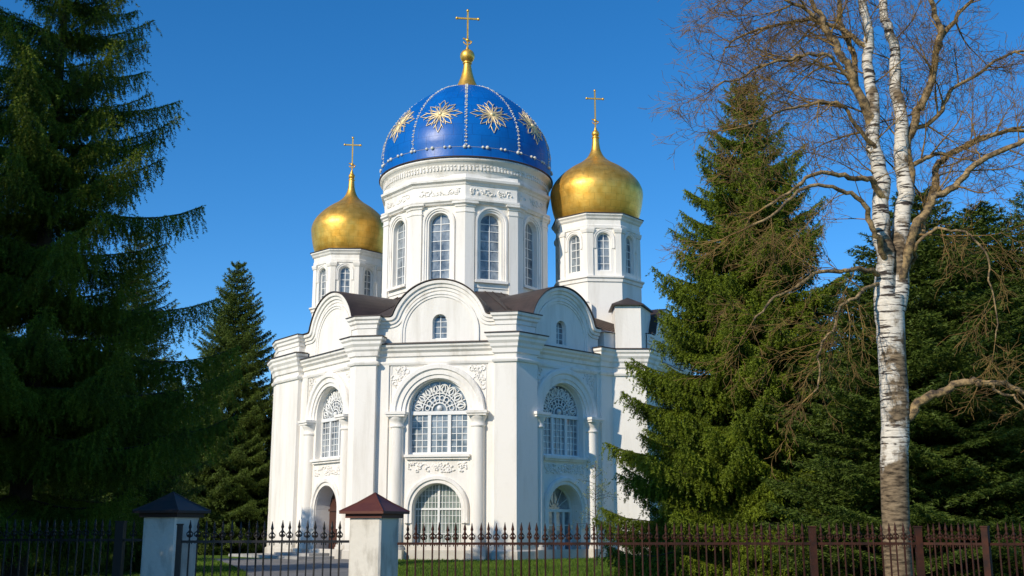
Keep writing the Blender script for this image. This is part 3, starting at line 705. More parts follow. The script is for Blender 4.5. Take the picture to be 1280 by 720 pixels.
# --- corner towers
def tower(cx, cy, z0, s, sz, rot, zbot):
    NT, RT = 8, 2.86 * s; Z = lambda z: z0 + (z - 17.1) * sz
    va = [R(rot - 22.5 + 45 * k) for k in range(NT)]
    V = lambda a, r: (cx + r * math.sin(a), cy - r * math.cos(a))
    w = MB(); w.lathe([(RT * 1.0, zbot), (RT * 1.0, Z(17.1))], cx, cy, NT, va[0], smooth=False)
    t = MB(); oct_ = [V(a, RT) for a in va]
    t.sweep(oct_, [(0, Z(16.8)), (.08, Z(16.82)), (.1, Z(17.0)), (.2, Z(17.06)), (.2, Z(17.16)), (-.06, Z(17.2))], UP, closed=True)
    RI = RT * .965
    wins = []; pls = []
    for k in range(NT):
        a, b = V(va[k], RI), V(va[k] + R(45), RI); d = unit(a, b); fw = math.dist(a, b); T = frame(a, d, fw / 2)
        w.T = T; w.wall_arch(-fw / 2, fw / 2, Z(17.15), Z(20.9), 0, .44 * s, Z(17.55), Z(19.6), depth=.3, n=12)
        t.T = T; t.ring(0, Z(19.6), [(.5 * s, 0), (.5 * s, .05), (.62 * s, .05), (.62 * s, .09), (.68 * s, .09), (.68 * s, 0)], n=14, legs=Z(19.0))
        t.T = None
        fr = MB(T); lattice(fr, 0, .44 * s, Z(17.55), Z(19.6), -.26, 2, [Z(17.55 + .5 * q) for q in range(1, 5)], .05, .06); wins.append((fr, T))
        d0 = unit(V(va[k] - R(45), RI), a); pp = .09
        pth = [off(a, d0, -.34 * s, -.01), off(a, d0, -.34 * s, pp), meet(off(a, d0, 0, pp), d0, off(a, d, 0, pp), d), off(a, d, .34 * s, pp), off(a, d, .34 * s, -.01)]
        q = MB(); q.prism(pth + [V(va[k], RI - .4)], Z(17.1), Z(20.3)); q.sweep(pth, [(0, Z(20.0)), (.05, Z(20.02)), (.1, Z(20.2)), (.1, Z(20.3)), (0, Z(20.32))], UP, ends=False); pls.append(q)
    w.T = None
    to = part(w, 'tower', WALL)
    t.sweep([V(a, RI) for a in va], [(0, Z(20.3)), (.08, Z(20.32)), (.1, Z(20.5)), (.06, Z(20.55)), (.06, Z(20.85)), (.16, Z(20.95)), (.2, Z(21.05)), (.3, Z(21.15)), (.3, Z(21.24)), (-.3, Z(21.3))], UP, closed=True)
    part(t, 'cornice', TRIM, to)
    for q in pls: part(q, 'pilaster', WALL, to)
    for fr, T in wins:
        part(fr, 'window', FRAME, to); p = MB(T); p.arch_face(0, .44 * s, Z(17.55), Z(19.6), -.25); part(p, 'pane', GLASS, to)
    f = MB(); f.sweep([V(a, RI) for a in va], [(.0, Z(21.25)), (.35, Z(21.245)), (.35, Z(21.29)), (-.4, Z(21.38))], UP, closed=True); part(f, 'flashing', ROOF, to)
    prof = spl([(2.62, 21.3), (2.80, 21.7), (2.95, 22.3), (3.06, 23.0), (3.06, 23.4), (2.95, 23.75), (2.75, 24.1), (2.35, 24.55), (1.75, 25.04), (1.05, 25.48), (.6, 25.88), (.37, 26.3), (.27, 26.7), (.22, 27.2), (.19, 27.4)], 5)
    m = MB(); m.lathe([(r * s, Z(z)) for r, z in prof], cx, cy, 64)
    od = part(m, 'onion_dome', GOLDSKIN, origin=(cx, cy, Z(21.3)))
    m = MB(); m.ball((cx, cy, Z(27.58)), .26 * s, 14, 9); m.lathe([(.22 * s, Z(27.24)), (.29 * s, Z(27.3)), (.2 * s, Z(27.36))], cx, cy, 16); part(m, 'finial', GOLD, od)
    cross((cx, cy), Z(27.78), 2.9 * sz, .56, .045, od)
tower(5.62, 71, 17.1, 1.0, 1.0, 5, 13.0)
tower(-11.45, 76, 16.35, .88, .94, 2, 13.0)
# scrolled ornament on the tower base
T = frame((4.2, 68.1), (1, 0)); m = MB(T)
for x, h in ((-.0, .9), (.5, 1.15)): m.wall_arch(x - .25, x + .25, 14.2, 0, x, .13, 14.3, 14.2 + h - .3, y=.06, depth=.1, n=8, top=lambda q, x=x, h=h: 14.2 + h + math.sqrt(max(0, .0626 - (q - x) ** 2)) - .1); m.ring(x, 14.2 + h - .1, [(.2, 0), (.2, .14), (.27, .14), (.27, 0)], n=10, legs=14.2)
part(m, 'plaster_relief', TRIM)
# steps at the door
for i, (hh, w0) in enumerate(((.15, 3.9), (.29, 3.0))):
    T = frame(A_, dL, lenL - 3.5); m = MB(T); m.box(-w0 - 3 * (i == 0) , w0 - 1.6, .2, w0 - 1.1 - i * .2, 0, hh); part(m, 'door_step', STONE)

# ------------------------------------------------------------------ spruces and other trees
def needles(S, D, Ln, tone, dens, nl, nw, rng):
    cnt = np.maximum(2, (Ln * dens).astype(int)); idx = np.repeat(np.arange(len(S)), cnt); n = len(idx)
    u = rng.random(n); d = D[idx]
    p = S[idx] + d * (Ln[idx] * u)[:, None]
    r = rng.normal(size=(n, 3)); r -= (r * d).sum(1)[:, None] * d; r /= np.linalg.norm(r, axis=1)[:, None] + 1e-9
    nd = d * .62 + r * .78
    sd = np.cross(nd, rng.normal(size=(n, 3))); sd /= np.linalg.norm(sd, axis=1)[:, None] + 1e-9
    w = nw * (.7 + .6 * rng.random(n))[:, None] * .5; l = nl * (.7 + .6 * rng.random(n))[:, None]
    V = np.empty((n, 3, 3)); V[:, 0] = p - sd * w; V[:, 1] = p + sd * w; V[:, 2] = p + nd * l
    return V.reshape(-1, 3), tone[idx] + rng.normal(0, .06, n)

def spruce(height, rbase, z0, seed, whorl=.75, nb=7, lat=.16, hang=.34, dens=34, nl=.075, nw=.016, droop=.34, tip=.30, shape=.8, dead=0, trunk_r=.2, lean=0, mat=None, gap=.12, fan=.42, step=.15):
    rng = np.random.default_rng(seed)
    S, D, Ln, To = [], [], [], []
    wood = MB()
    wood.tube([(lean * z / height * math.sin(z * .4), 0, z) for z in np.linspace(-.15, height, 14)], [trunk_r * (1 - .97 * k / 13) + .004 for k in range(14)], 10)
    z = z0; w_i = 0
    while z < height - .25:
        fr = (z - z0) / (height - z0)
        Lb = rbase * (1 - fr) ** shape * (1 if fr > .12 else .72 + 2.3 * fr)
        n_b = max(4, int(round(nb * (1 - .35 * fr))))
        ph = rng.random() * 6.28
        for b in range(n_b):
            if rng.random() < gap: continue
            az = ph + 6.283 * b / n_b + rng.normal(0, .16); L = Lb * rng.uniform(.72, 1.14) + .1
            zz = z + rng.uniform(-.16, .16) * whorl
            a = .12 + .55 * fr ** 1.6 + rng.normal(0, .05); dr = droop * (1 - .55 * fr) * rng.uniform(.8, 1.3); tp = tip * rng.uniform(.7, 1.3)
            m = 15; s = np.linspace(0, 1, m)
            bend = rng.normal(0, .12)
            zo = L * (a * s - 2.2 * dr * s ** 1.35 + (dr * 1.05 + tp * .55) * s ** 3)
            ca, sa = math.cos(az), math.sin(az)
            rad = L * s; side_ = L * bend * s * s
            P = np.stack([rad * ca - side_ * sa, rad * sa + side_ * ca, zz + zo], 1)
            wood.tube(P[::2], [max(.004, .005 + .010 * L * (1 - q)) for q in s[::2]], 4, cap=False)
            tan = np.gradient(P, axis=0); tan /= np.linalg.norm(tan, axis=1)[:, None]
            hz = np.cross(tan, [0, 0, 1.]); hz /= np.linalg.norm(hz, axis=1)[:, None] + 1e-9
            nl_ = max(5, int(L * .93 / lat)); ss = np.linspace(.07, .99, nl_)
            ss = np.concatenate([ss, ss + .02]).clip(0, 1); sgn = np.concatenate([np.ones(nl_), -np.ones(nl_)])
            f = ss * (m - 1); i0 = f.astype(int).clip(0, m - 2); ff = (f - i0)[:, None]
            Q = P[i0] * (1 - ff) + P[i0 + 1] * ff; tq = tan[i0]; hq = hz[i0]
            ll = (fan * L * np.minimum(1, (1 - ss) * 1.25 + .06) * np.minimum(1, .45 + ss * 2.2) + .10) * rng.uniform(.7, 1.2, len(ss))
            ld = tq * .62 + hq * (sgn * .78)[:, None] + np.array([0, 0, 1.]) * rng.normal(-.12, .08, len(ss))[:, None]
            ld /= np.linalg.norm(ld, axis=1)[:, None]
            # lateral sprays, foliated, drooping in two segments
            t0 = .10 + .28 * ss + rng.normal(0, .03, len(ss)) + .12 * fr
            S.append(Q); D.append(ld); Ln.append(ll * .55); To.append(t0)
            mid = Q + ld * (ll * .55)[:, None]; ld2 = ld + np.array([0, 0, -.42]); ld2 /= np.linalg.norm(ld2, axis=1)[:, None]
            S.append(mid); D.append(ld2); Ln.append(ll * .5); To.append(t0 + .1)
            # tip of the axis
            S.append(P[-4:-1]); D.append(tan[-4:-1]); Ln.append(np.full(3, L / m * 1.3 + .06)); To.append(np.full(3, .45))
            # comb of twigs hanging from the bough itself
            nh = max(6, int(L / step * 3.4)); sh = rng.uniform(.12, 1, nh); f3 = sh * (m - 1); j0 = f3.astype(int).clip(0, m - 2); f3 = (f3 - j0)[:, None]
            hd = np.stack([rng.normal(0, .2, nh), rng.normal(0, .2, nh), -np.ones(nh)], 1) + .35 * tan[j0]; hd /= np.linalg.norm(hd, axis=1)[:, None]
            S.append(P[j0] * (1 - f3) + P[j0 + 1] * f3); D.append(hd); Ln.append(hang * (1 - .6 * fr) * rng.uniform(.45, 1.1, nh) * np.minimum(1, .35 + L * .3) * np.minimum(1, (1.06 - sh) * 5)); To.append(.12 + .22 * sh + rng.normal(0, .05, nh))
            # hanging twigs from the laterals
            k = np.maximum(1, (ll / step).astype(int)); id2 = np.repeat(np.arange(len(ss)), k)
            u = rng.random(len(id2)); B = Q[id2] + ld[id2] * (ll[id2] * np.minimum(u, .55))[:, None] + ld2[id2] * (ll[id2] * np.maximum(0, u - .55))[:, None]
            hd = np.stack([rng.normal(0, .28, len(id2)), rng.normal(0, .28, len(id2)), -np.ones(len(id2))], 1) + .55 * ld[id2] * rng.random(len(id2))[:, None]
            hd /= np.linalg.norm(hd, axis=1)[:, None]
            hl = hang * (1 - .6 * fr) * rng.uniform(.35, 1.15, len(id2)) * np.minimum(1, .35 + L * .3)
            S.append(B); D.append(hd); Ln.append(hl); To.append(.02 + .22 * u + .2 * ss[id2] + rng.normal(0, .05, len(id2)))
        z += whorl * (1 - .45 * fr) * rng.uniform(.8, 1.2); w_i += 1
    # leader
    S.append(np.array([[0, 0, height - .7], [0, 0, height - .35]])); D.append(np.array([[0, 0, 1.], [0, 0, 1.]])); Ln.append(np.array([.5, .4])); To.append(np.array([.4, .4]))
    S = np.concatenate(S); D = np.concatenate(D); Ln = np.concatenate(Ln); To = np.concatenate(To)
    V, tn = needles(S, D, Ln, To, dens, nl, nw, rng)
    print('TRIS', len(V) // 3)
    return V, tn, wood

def conifer(name, loc, label, group=None, mat=None, rz=0, **kw):
    V, tn, wood = spruce(**kw)
    root = empty(name, loc, rz); tag(root, label, 'tree', group)
    wo_ = MB(); wo_.v, wo_.f, wo_.sm = wood.v, wood.f, wood.sm
    off_ = root.location.copy(); root.location = (0, 0, 0)
    wo_.build('trunk', BARK, root); root.location = off_
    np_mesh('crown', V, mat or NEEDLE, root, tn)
    return root
def copy_tree(src, loc, rz, sc, label):
    r = src.copy(); COL.objects.link(r); r.location = loc; r.rotation_euler = (0, 0, rz); r.scale = sc; r['label'] = label
    for ch in src.children:
        c = ch.copy(); COL.objects.link(c); c.parent = r
    return r
def g0(u, Y): p = at(u, 660, Y); return (p.x, Y, 0)

big = conifer('spruce_tree', g0(22, 21), 'huge dark spruce with drooping comb-like boughs rising out of the frame behind the black fence', None, NEEDLE, rz=.4,
              height=15.5, rbase=3.85, z0=2.2, seed=3, whorl=.98, nb=11, lat=.085, hang=.74, dens=90, nl=.045, nw=.017, droop=.19, tip=.22, shape=.66, trunk_r=.24, gap=.04, fan=.22, step=.085)
right = conifer('spruce_tree', g0(956, 37), 'broad green spruce with pendulous boughs standing between the church and the birch', None, NEEDLE, rz=1.2,
              height=at(935, 92, 37).z, rbase=5.7, z0=.35, seed=8, whorl=.82, nb=16, lat=.10, hang=.58, dens=62, nl=.072, nw=.032, droop=.27, tip=.26, shape=.86, trunk_r=.3, gap=.03, fan=.32, step=.11)
FIRH = at(292, 326, 74).z
fir = conifer('fir_tree', g0(281, 74), 'slim pointed fir with short level branches, alone against the sky beside the church', None, NEEDLE2, rz=.2,
              height=FIRH, rbase=5.4, z0=.3, seed=21, whorl=.80, nb=15, lat=.17, hang=.26, dens=34, nl=.13, nw=.05, step=.15, droop=.12, tip=.22, shape=.78, trunk_r=.2, gap=.05, fan=.42)
mid = conifer('spruce_tree', g0(150, 44), 'shaded spruce half hidden behind the hanging boughs of the huge spruce', None, NEEDLE2, rz=.9,
              height=at(152, 285, 44).z, rbase=3.6, z0=.3, seed=31, whorl=.5, nb=10, lat=.16, hang=.34, dens=34, nl=.10, nw=.034, step=.13, droop=.2, tip=.25, shape=.75, trunk_r=.22, gap=.06, fan=.42)
GRP = 'conifers in the wood behind the fence'
copy_tree(mid, g0(60, 40), 2.1, (.95, .95, .72), 'low dark spruce filling the gap under the huge spruce, behind the black fence')
copy_tree(fir, g0(205, 84), 1.0, (1.0, 1.0, .66), 'short dark fir just beyond the gap between the shaded spruce and the slim fir')
copy_tree(mid, g0(-20, 52), 4.0, (1.1, 1.1, .95), 'spruce at the very edge of the picture behind the trunk of the huge spruce')
d1 = copy_tree(fir, g0(1178, 30), 2.6, (1.0, 1.0, at(1176, 236, 30).z / FIRH), 'wide dense fir right behind the birch trunk')
copy_tree(fir, g0(1262, 32), 4.4, (1.1, 1.1, at(1256, 255, 32).z / FIRH), 'wide dense fir at the picture edge beyond the long low birch limb')
copy_tree(mid, g0(1110, 46), 5.2, (1.25, 1.25, .92), 'dark spruce seen in the gap between the broad green spruce and the birch')
copy_tree(mid, g0(1345, 33), 1.2, (1.3, 1.3, .9), 'spruce only just reaching into the picture edge behind the rusty fence')

# unseen spruces added left of the view to shade the pillar and huge spruce
copy_tree(mid, (-10.2, 11.5, 0), .3, (1.0, 1.0, .76), 'unseen spruce added beside the camera to shade the dark pillar')
copy_tree(mid, (-13.6, 11.0, 0), 5.1, (1.1, 1.1, 1.08), 'unseen spruce added beyond the edge of view to shade the huge spruce, second nearest the camera')
copy_tree(mid, (-17.4, 12.6, 0), 2.3, (1.7, 1.7, 1.7), 'unseen spruce added beyond the edge of view to shade the huge spruce, farthest out')

def leafy(height, rad, z0, seed, n, leaf, mat, squash=1.0):
    """broad-leaved crown: leaf clusters spread on limbs, with gaps"""
    rng = np.random.default_rng(seed); wood = MB(); C = []
    wood.tube([(0, 0, -.1), (.1, 0, height * .35), (0, .1, height * .75)], [.22, .16, .05], 7)
    for k in range(26):
        az = rng.random() * 6.28; z = z0 + (height - z0) * (.1 + .85 * rng.random()); rr = rad * math.sin(math.pi * min(1, max(.12, (z - z0) / (height - z0) * .85 + .1))) * rng.uniform(.45, 1.05)
        tip_ = np.array([rr * math.cos(az), rr * math.sin(az), z]); st = np.array([0, 0, max(z0 * .6, z - rr * .8)])
        wood.tube([st, st * .5 + tip_ * .5 + np.array([0, 0, -.1]), tip_], [.07, .045, .015], 4)
        for q in range(5): C.append((st * .35 + tip_ * .65) + (tip_ - st) * .5 * (rng.random() - .2) + rng.normal(0, .25, 3))
    C = np.array(C); cs = rng.uniform(.45, .95, len(C)); idx = rng.integers(0, len(C), n)
    r = rng.normal(size=(n, 3)); r /= np.linalg.norm(r, axis=1)[:, None]
    P = C[idx] + r * (cs[idx] * rng.random(n) ** .5)[:, None] * np.array([1, 1, .7])
    d = rng.normal(size=(n, 3)); d /= np.linalg.norm(d, axis=1)[:, None]; e = np.cross(d, rng.normal(size=(n, 3))); e /= np.linalg.norm(e, axis=1)[:, None]
    l = leaf * rng.uniform(.6, 1.3, n)[:, None]
    V = np.stack([P - e * l * .35, P + e * l * .35, P + d * l], 1).reshape(-1, 3)
    return V, rng.uniform(0, .5, len(C))[idx] + rng.normal(0, .08, n), wood
def broadleaf(name, loc, label, mat, group=None, **kw):
    V, tn, wood = leafy(mat=mat, **kw); root = empty(name, (0, 0, 0)); tag(root, label, 'tree', group)
    wood.build('trunk', BARK, root); np_mesh('crown', V, mat, root, tn); root.location = loc; return root
b1 = broadleaf('broadleaf_tree', g0(205, 78), 'brownish broadleaf tree low behind the slim fir, farthest from the church', LEAF, height=9.5, rad=4.2, z0=1.0, seed=2, n=26000, leaf=.26)
for u, Y, sc, rz, lb in ((335, 88, (1.0, 1.0, 1.12), 1, 'brownish broadleaf tree whose edge shows between the slim fir and the church wall'),
                     (270, 95, (1.3, 1.3, 1.1), 2, 'broadleaf tree in the far wood straight behind the slim fir'),
                     (130, 84, (1.5, 1.5, 1.1), 3, 'broadleaf tree in the far wood behind the shaded spruce'),
                     (40, 80, (1.5, 1.5, 1.15), 4, 'broadleaf tree in the far wood behind the lowest boughs of the huge spruce'),
                     (1060, 85, (1.5, 1.5, 1.2), 5, 'broadleaf tree in the far wood behind the broad green spruce'),
                     (1190, 75, (1.5, 1.5, 1.2), 6, 'broadleaf tree in the far wood behind the wide fir'),
                     (870, 100, (1.3, 1.3, 1.0), 7, 'broadleaf tree in the far wood behind the end wall of the church')):
    copy_tree(b1, g0(u, Y), rz, sc, lb)

# sapling by the church
rng = random.Random(9); root = empty('sapling', (0, 0, 0)); tag(root, 'thin sapling with sparse pale young leaves in front of the church wall', 'tree')
st = MB(); tips = []
st.tube([(0, 0, 0), (.05, 0, 1.2), (-.02, .05, 2.6), (.05, 0, 4.6)], [.045, .035, .025, .008], 6)
for k in range(30):
    z = rng.uniform(1.6, 4.4); a = rng.uniform(0, 6.28); l = rng.uniform(.5, 1.25) * (1 if z < 3.6 else .6)
    p = [(0, 0, z), (l * .5 * math.cos(a), l * .5 * math.sin(a), z + .15), (l * math.cos(a), l * math.sin(a), z + rng.uniform(-.1, .4))]
    st.tube(p, [.012, .008, .004], 4); tips += [Vector(p[1]).lerp(Vector(p[2]), rng.random() * 1.1) for _ in range(26)]
st.build('stem', BARK, root)
nr = np.random.default_rng(4); P = np.array([tuple(t) for t in tips]) + nr.normal(0, .12, (len(tips), 3)); n = len(P)
d = nr.normal(size=(n, 3)); d /= np.linalg.norm(d, axis=1)[:, None]; e = np.cross(d, nr.normal(size=(n, 3))); e /= np.linalg.norm(e, axis=1)[:, None]
np_mesh('foliage', np.stack([P - e * .022, P + e * .022, P + d * .075], 1).reshape(-1, 3), YOUNG, root, nr.random(n)); root.location = g0(745, 50)

# ------------------------------------------------------------------ birch
rng = random.Random(77)
BY = 18.6; bx = g0(1117, BY)[0]
birch = empty('birch_tree', (0, 0, 0)); tag(birch, 'bare tall birch with peeling white bark and forked stems behind the rusty fence', 'tree')
stems = MB(); limbs = MB(); tw = MB()
def L3(pts):
    """limb through photograph pixels with a depth offset each, relative to the tree base"""
    return [at(u, v, BY + dy) - Vector((bx, BY, 0)) for u, v, dy in pts]
def smooth(P, n=5):
    P = [Vector(p) for p in P]; out = []
    for k in range(len(P) - 1):
        p0, p1, p2, p3 = P[max(k - 1, 0)], P[k], P[k + 1], P[min(k + 2, len(P) - 1)]
        for j in range(n):
            t = j / n; out.append(.5 * ((2 * p1) + (p2 - p0) * t + (2 * p0 - 5 * p1 + 4 * p2 - p3) * t * t + (-p0 + 3 * p1 - 3 * p2 + p3) * t ** 3))
    return out + [P[-1]]
def wob(P, r0, r1, k=.25):
    n = len(P); return [(r0 + (r1 - r0) * i / (n - 1)) * (1 + rng.uniform(-.05, .05)) for i in range(n)]
def grow(p, d, ln, r, lev, bias):
    """a twig that wanders, bends towards the light and branches"""
    n = 5 if lev > 1 else 7; P = [p]; q = p.copy(); dd = d.normalized()
    for k in range(n):
        dd = (dd + Vector((rng.gauss(0, .12), rng.gauss(0, .12), rng.gauss(0, .11))) + bias * .10).normalized()
        q = q + dd * (ln / n); P.append(q.copy())
    (limbs if lev == 0 else tw).tube(P, [max(.0031, r * (1 - .8 * k / n)) for k in range(n + 1)], 5 if lev == 0 else (4 if lev == 1 else 3), cap=False)
    if lev >= 4: return
    cnt = {0: 8, 1: 8, 2: 6, 3: 4}[lev]
    for k in range(cnt):
        i = min(n, 1 + int((k + rng.random()) / cnt * n)); t = (P[i] - P[i - 1]).normalized()
        ax = t.cross(Vector((rng.gauss(0, 1), rng.gauss(0, 1), rng.gauss(0, 1)))).normalized()
        nd = (t * .78 + ax * rng.uniform(.45, .85)).normalized()
        l2 = ln * rng.uniform(.34, .62)
        if l2 < .12: continue
        grow(P[i] , nd, l2, max(.0018, r * .5 * (1 - .5 * i / n)), lev + 1, bias)
def limb(pts, r0, r1, mb, kids, klen, bias=(0, 0, .3), r_k=.02, start=.25, side=None):
    P = smooth(L3(pts), 7)
    ph = rng.uniform(0, 6); P = [p + Vector((rng.gauss(0, .012) + .035 * math.sin(i * .8 + ph), rng.gauss(0, .02), rng.gauss(0, .012) + .03 * math.sin(i * .63 + 2 * ph))) * (0 if i < 2 else 1) for i, p in enumerate(P)]
    kids = int(kids * 1.1); mb.tube(P, wob(P, r0, r1), 10 if r0 > .05 else 6); n = len(P)
    for k in range(kids):
        f = start + (1 - start) * (k + rng.random()) / kids; i = min(n - 1, max(1, int(f * (n - 1))))
        t = (P[i] - P[i - 1]).normalized(); ax = t.cross(Vector((rng.gauss(0, .35), 1.0 + rng.gauss(0, .8), rng.gauss(0, .35)))).normalized() * rng.choice((-1, 1))
        if side and ax.x * side < 0 and rng.random() < .75: ax = -ax
        nd = (t * .62 + ax * rng.uniform(.6, 1.0) + Vector((0, rng.gauss(0, .35), 0))).normalized()
        hangs = bias[2] < -.05
        grow(P[i], nd, klen * rng.uniform(.6, 1.25) * (1.05 - .45 * f) * (1.15 if hangs else 1), r_k * (1.1 - .5 * f) * (.6 if hangs else 1), 2 if hangs and rng.random() < .7 else 1, Vector(bias))
    grow(P[-1], (P[-1] - P[-2]).normalized(), klen * .8, r1 * .9, 1, Vector(bias))
# stems: bole, two pale leaders, brown upright limbs
base = smooth([Vector((0, 0, -.2))] + [Vector((.0, 0, .3))] + L3([(1118, 600, 0), (1119, 520, 0), (1114, 430, 0), (1112, 370, 0)]))
stems.tube(base, [.255 - .04 * min(1, k / 8) + .02 * k / len(base) + rng.uniform(-.006, .006) for k in range(len(base))], 16)
limb([(1110, 430, .02), (1105, 340, -.03), (1102, 250, -.06), (1092, 167, -.1), (1087, 83, -.1), (1080, 0, -.1), (1076, -110, 0)], .185, .05, stems, 9, 1.6, start=.35)
limb([(1118, 430, .04), (1123, 340, .06), (1129, 233, .08), (1126, 158, .1), (1118, 75, .14), (1105, 0, .2), (1096, -110, .3)], .18, .05, stems, 9, 1.6, start=.35)
limb([(1124, 320, .05), (1135, 230, .1), (1138, 165, .12), (1154, 125, .1), (1174, 58, .0), (1165, 0, -.1), (1160, -80, -.1)], .10, .035, limbs, 9, 1.6, start=.3)
limb([(1172, 62, 0), (1190, 30, .1), (1212, 0, .2), (1240, -60, .3)], .05, .02, limbs, 6, 1.3, start=.1, side=1)
limb([(1090, 160, -.1), (1070, 105, -.2), (1053, 70, -.3), (1036, 40, -.3), (1020, 8, -.3), (1000, -50, -.3)], .085, .03, limbs, 8, 1.8, start=.15, side=-1)
limb([(1092, 180, -.1), (1078, 130, .2), (1062, 60, .4), (1046, 0, .5), (1036, -60, .5)], .07, .03, limbs, 7, 1.6, start=.15, side=-1)
limb([(1122, 360, .05), (1140, 300, .3), (1153, 283, .4), (1168, 225, .5), (1180, 198, .55), (1230, 172, .6), (1300, 160, .6)], .10, .03, limbs, 10, 1.5, start=.2)
limb([(1126, 350, 0), (1150, 275, -.3), (1174, 246, -.4), (1220, 208, -.5), (1280, 175, -.6), (1330, 160, -.6)], .085, .03, limbs, 9, 1.5, start=.25)
limb([(1138, 215, .1), (1155, 197, .2), (1187, 192, .3), (1237, 171, .4), (1300, 150, .4)], .05, .02, limbs, 7, 1.3, start=.2)
limb([(1108, 250, -.1), (1087, 227, -.3), (1045, 217, -.5), (1003, 225, -.6), (960, 262, -.7)], .06, .02, limbs, 7, 1.3, bias=(-.2, 0, -.1), start=.2)
limb([(1112, 330, 0), (1096, 300, -.4), (1082, 262, -.6), (1050, 235, -.8), (1000, 240, -1.0), (940, 285, -1.1)], .06, .018, limbs, 7, 1.4, bias=(-.3, 0, -.15), start=.3)
limb([(1104, 345, 0), (1070, 338, -.4), (1030, 340, -.6), (985, 362, -.8), (940, 400, -1.0)], .05, .016, limbs, 7, 1.3, bias=(-.25, 0, -.25), start=.2)
limb([(1100, 355, 0), (1078, 362, -.5), (1050, 390, -.8), (1030, 430, -1.0), (1018, 490, -1.1)], .035, .012, limbs, 9, 1.1, bias=(-.1, 0, -.45), start=.2)
limb([(1084, 60, -.1), (1040, 30, .2), (985, 28, .4), (940, 40, .5), (905, 60, .6)], .05, .016, limbs, 11, 1.25, bias=(-.3, 0, .1), start=.1)
limb([(1070, 108, -.2), (1040, 72, -.4), (990, 72, -.5), (940, 90, -.6), (905, 104, -.7)], .04, .014, limbs, 11, 1.2, bias=(-.3, 0, .05), start=.1)
limb([(1050, 60, -.3), (1010, 14, -.3), (960, -8, -.4), (900, -12, -.5)], .04, .014, limbs, 9, 1.4, bias=(-.3, 0, .05), start=.1)
limb([(1098, 195, -.1), (1060, 140, -.4), (1020, 128, -.6), (970, 142, -.7), (925, 160, -.8)], .04, .014, limbs, 10, 1.2, bias=(-.3, 0, 0), start=.15)
limb([(1140, 330, .1), (1150, 300, -.3), (1185, 285, -.5), (1220, 300, -.6), (1240, 350, -.6), (1244, 420, -.6)], .035, .01, limbs, 7, .9, bias=(0, 0, -.5), start=.3)
limb([(1130, 165, .1), (1165, 150, .3), (1200, 105, .4), (1260, 70, .5), (1320, 50, .5)], .05, .018, limbs, 9, 1.4, start=.2)
# long low limb to the right
limb([(1122, 530, 0), (1146, 508, -.1), (1180, 487, -.2), (1215, 478, -.3), (1250, 480, -.35), (1295, 492, -.4), (1340, 485, -.4)], .085, .03, limbs, 7, .9, bias=(.2, 0, -.2), start=.35)
limb([(1225, 478, -.3), (1255, 490, -.35), (1278, 505, -.4), (1300, 530, -.4)], .03, .012, limbs, 4, .6, bias=(.2, 0, -.4), start=.3)
for mb, nm, mt in ((stems, 'trunk', BIRCH), (limbs, 'limb', None), (tw, 'twig', TWIG)):
    if mt is None: mt = material('birch_limb_bark', (.38, .26, .12), .85, bump=(25, .8, .02), var=((.05, .035, .022), (7, 7, 9), .38, .62))
    mb.build(nm, mt, birch)
birch.location = (bx, BY, 0)

# ------------------------------------------------------------------ gate pillars
def pillar(name, loc, rz, w, h, capm, label, col):
    root = empty(name, (0, 0, 0)); tag(root, label, 'pillar', None)
    m = MB(); a = w / 2; b = .025
    m.prism([(-a + b, -a), (a - b, -a), (a, -a + b), (a, a - b), (a - b, a), (-a + b, a), (-a, a - b), (-a, -a + b)], 0, h); m.build('shaft', col, root)
    m = MB(); m.box(-a - .06, a + .06, -a - .06, a + .06, -.1, .22); m.build('plinth', STONE, root)
    m = MB(); m.box(-a - .04, a + .04, -a - .04, a + .04, h, h + .06); m.build('neck', capm, root)
    e = a + .105; m = MB(); m.prism([(-e, -e), (e, -e), (e, e), (-e, e)], h + .06, h + .095)
    q = [(-e, -e, h + .095), (e, -e, h + .095), (e, e, h + .095), (-e, e, h + .095)]; ap = (0, 0, h + .36)
    mids = [tuple(Vector(p).lerp(Vector(ap), .5) + Vector((0, 0, -.012))) for p in q]
    for i in range(4):
        j = (i + 1) % 4; m.face([q[i], q[j], mids[j], mids[i]]); m.face([mids[i], mids[j], ap]); m.tube([q[i], mids[i], ap], .011, 5)
    m.build('cap', capm, root)
    root.location = loc; root.rotation_euler = (0, 0, rz); return root
FY = 16.5
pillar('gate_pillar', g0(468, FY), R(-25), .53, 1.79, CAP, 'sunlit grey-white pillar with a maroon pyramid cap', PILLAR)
pillar('gate_pillar', g0(214, FY), R(-20), .57, 1.80, DARKCAP, 'shaded pillar with a dark pyramid cap, nearest the huge spruce', PILLAR)

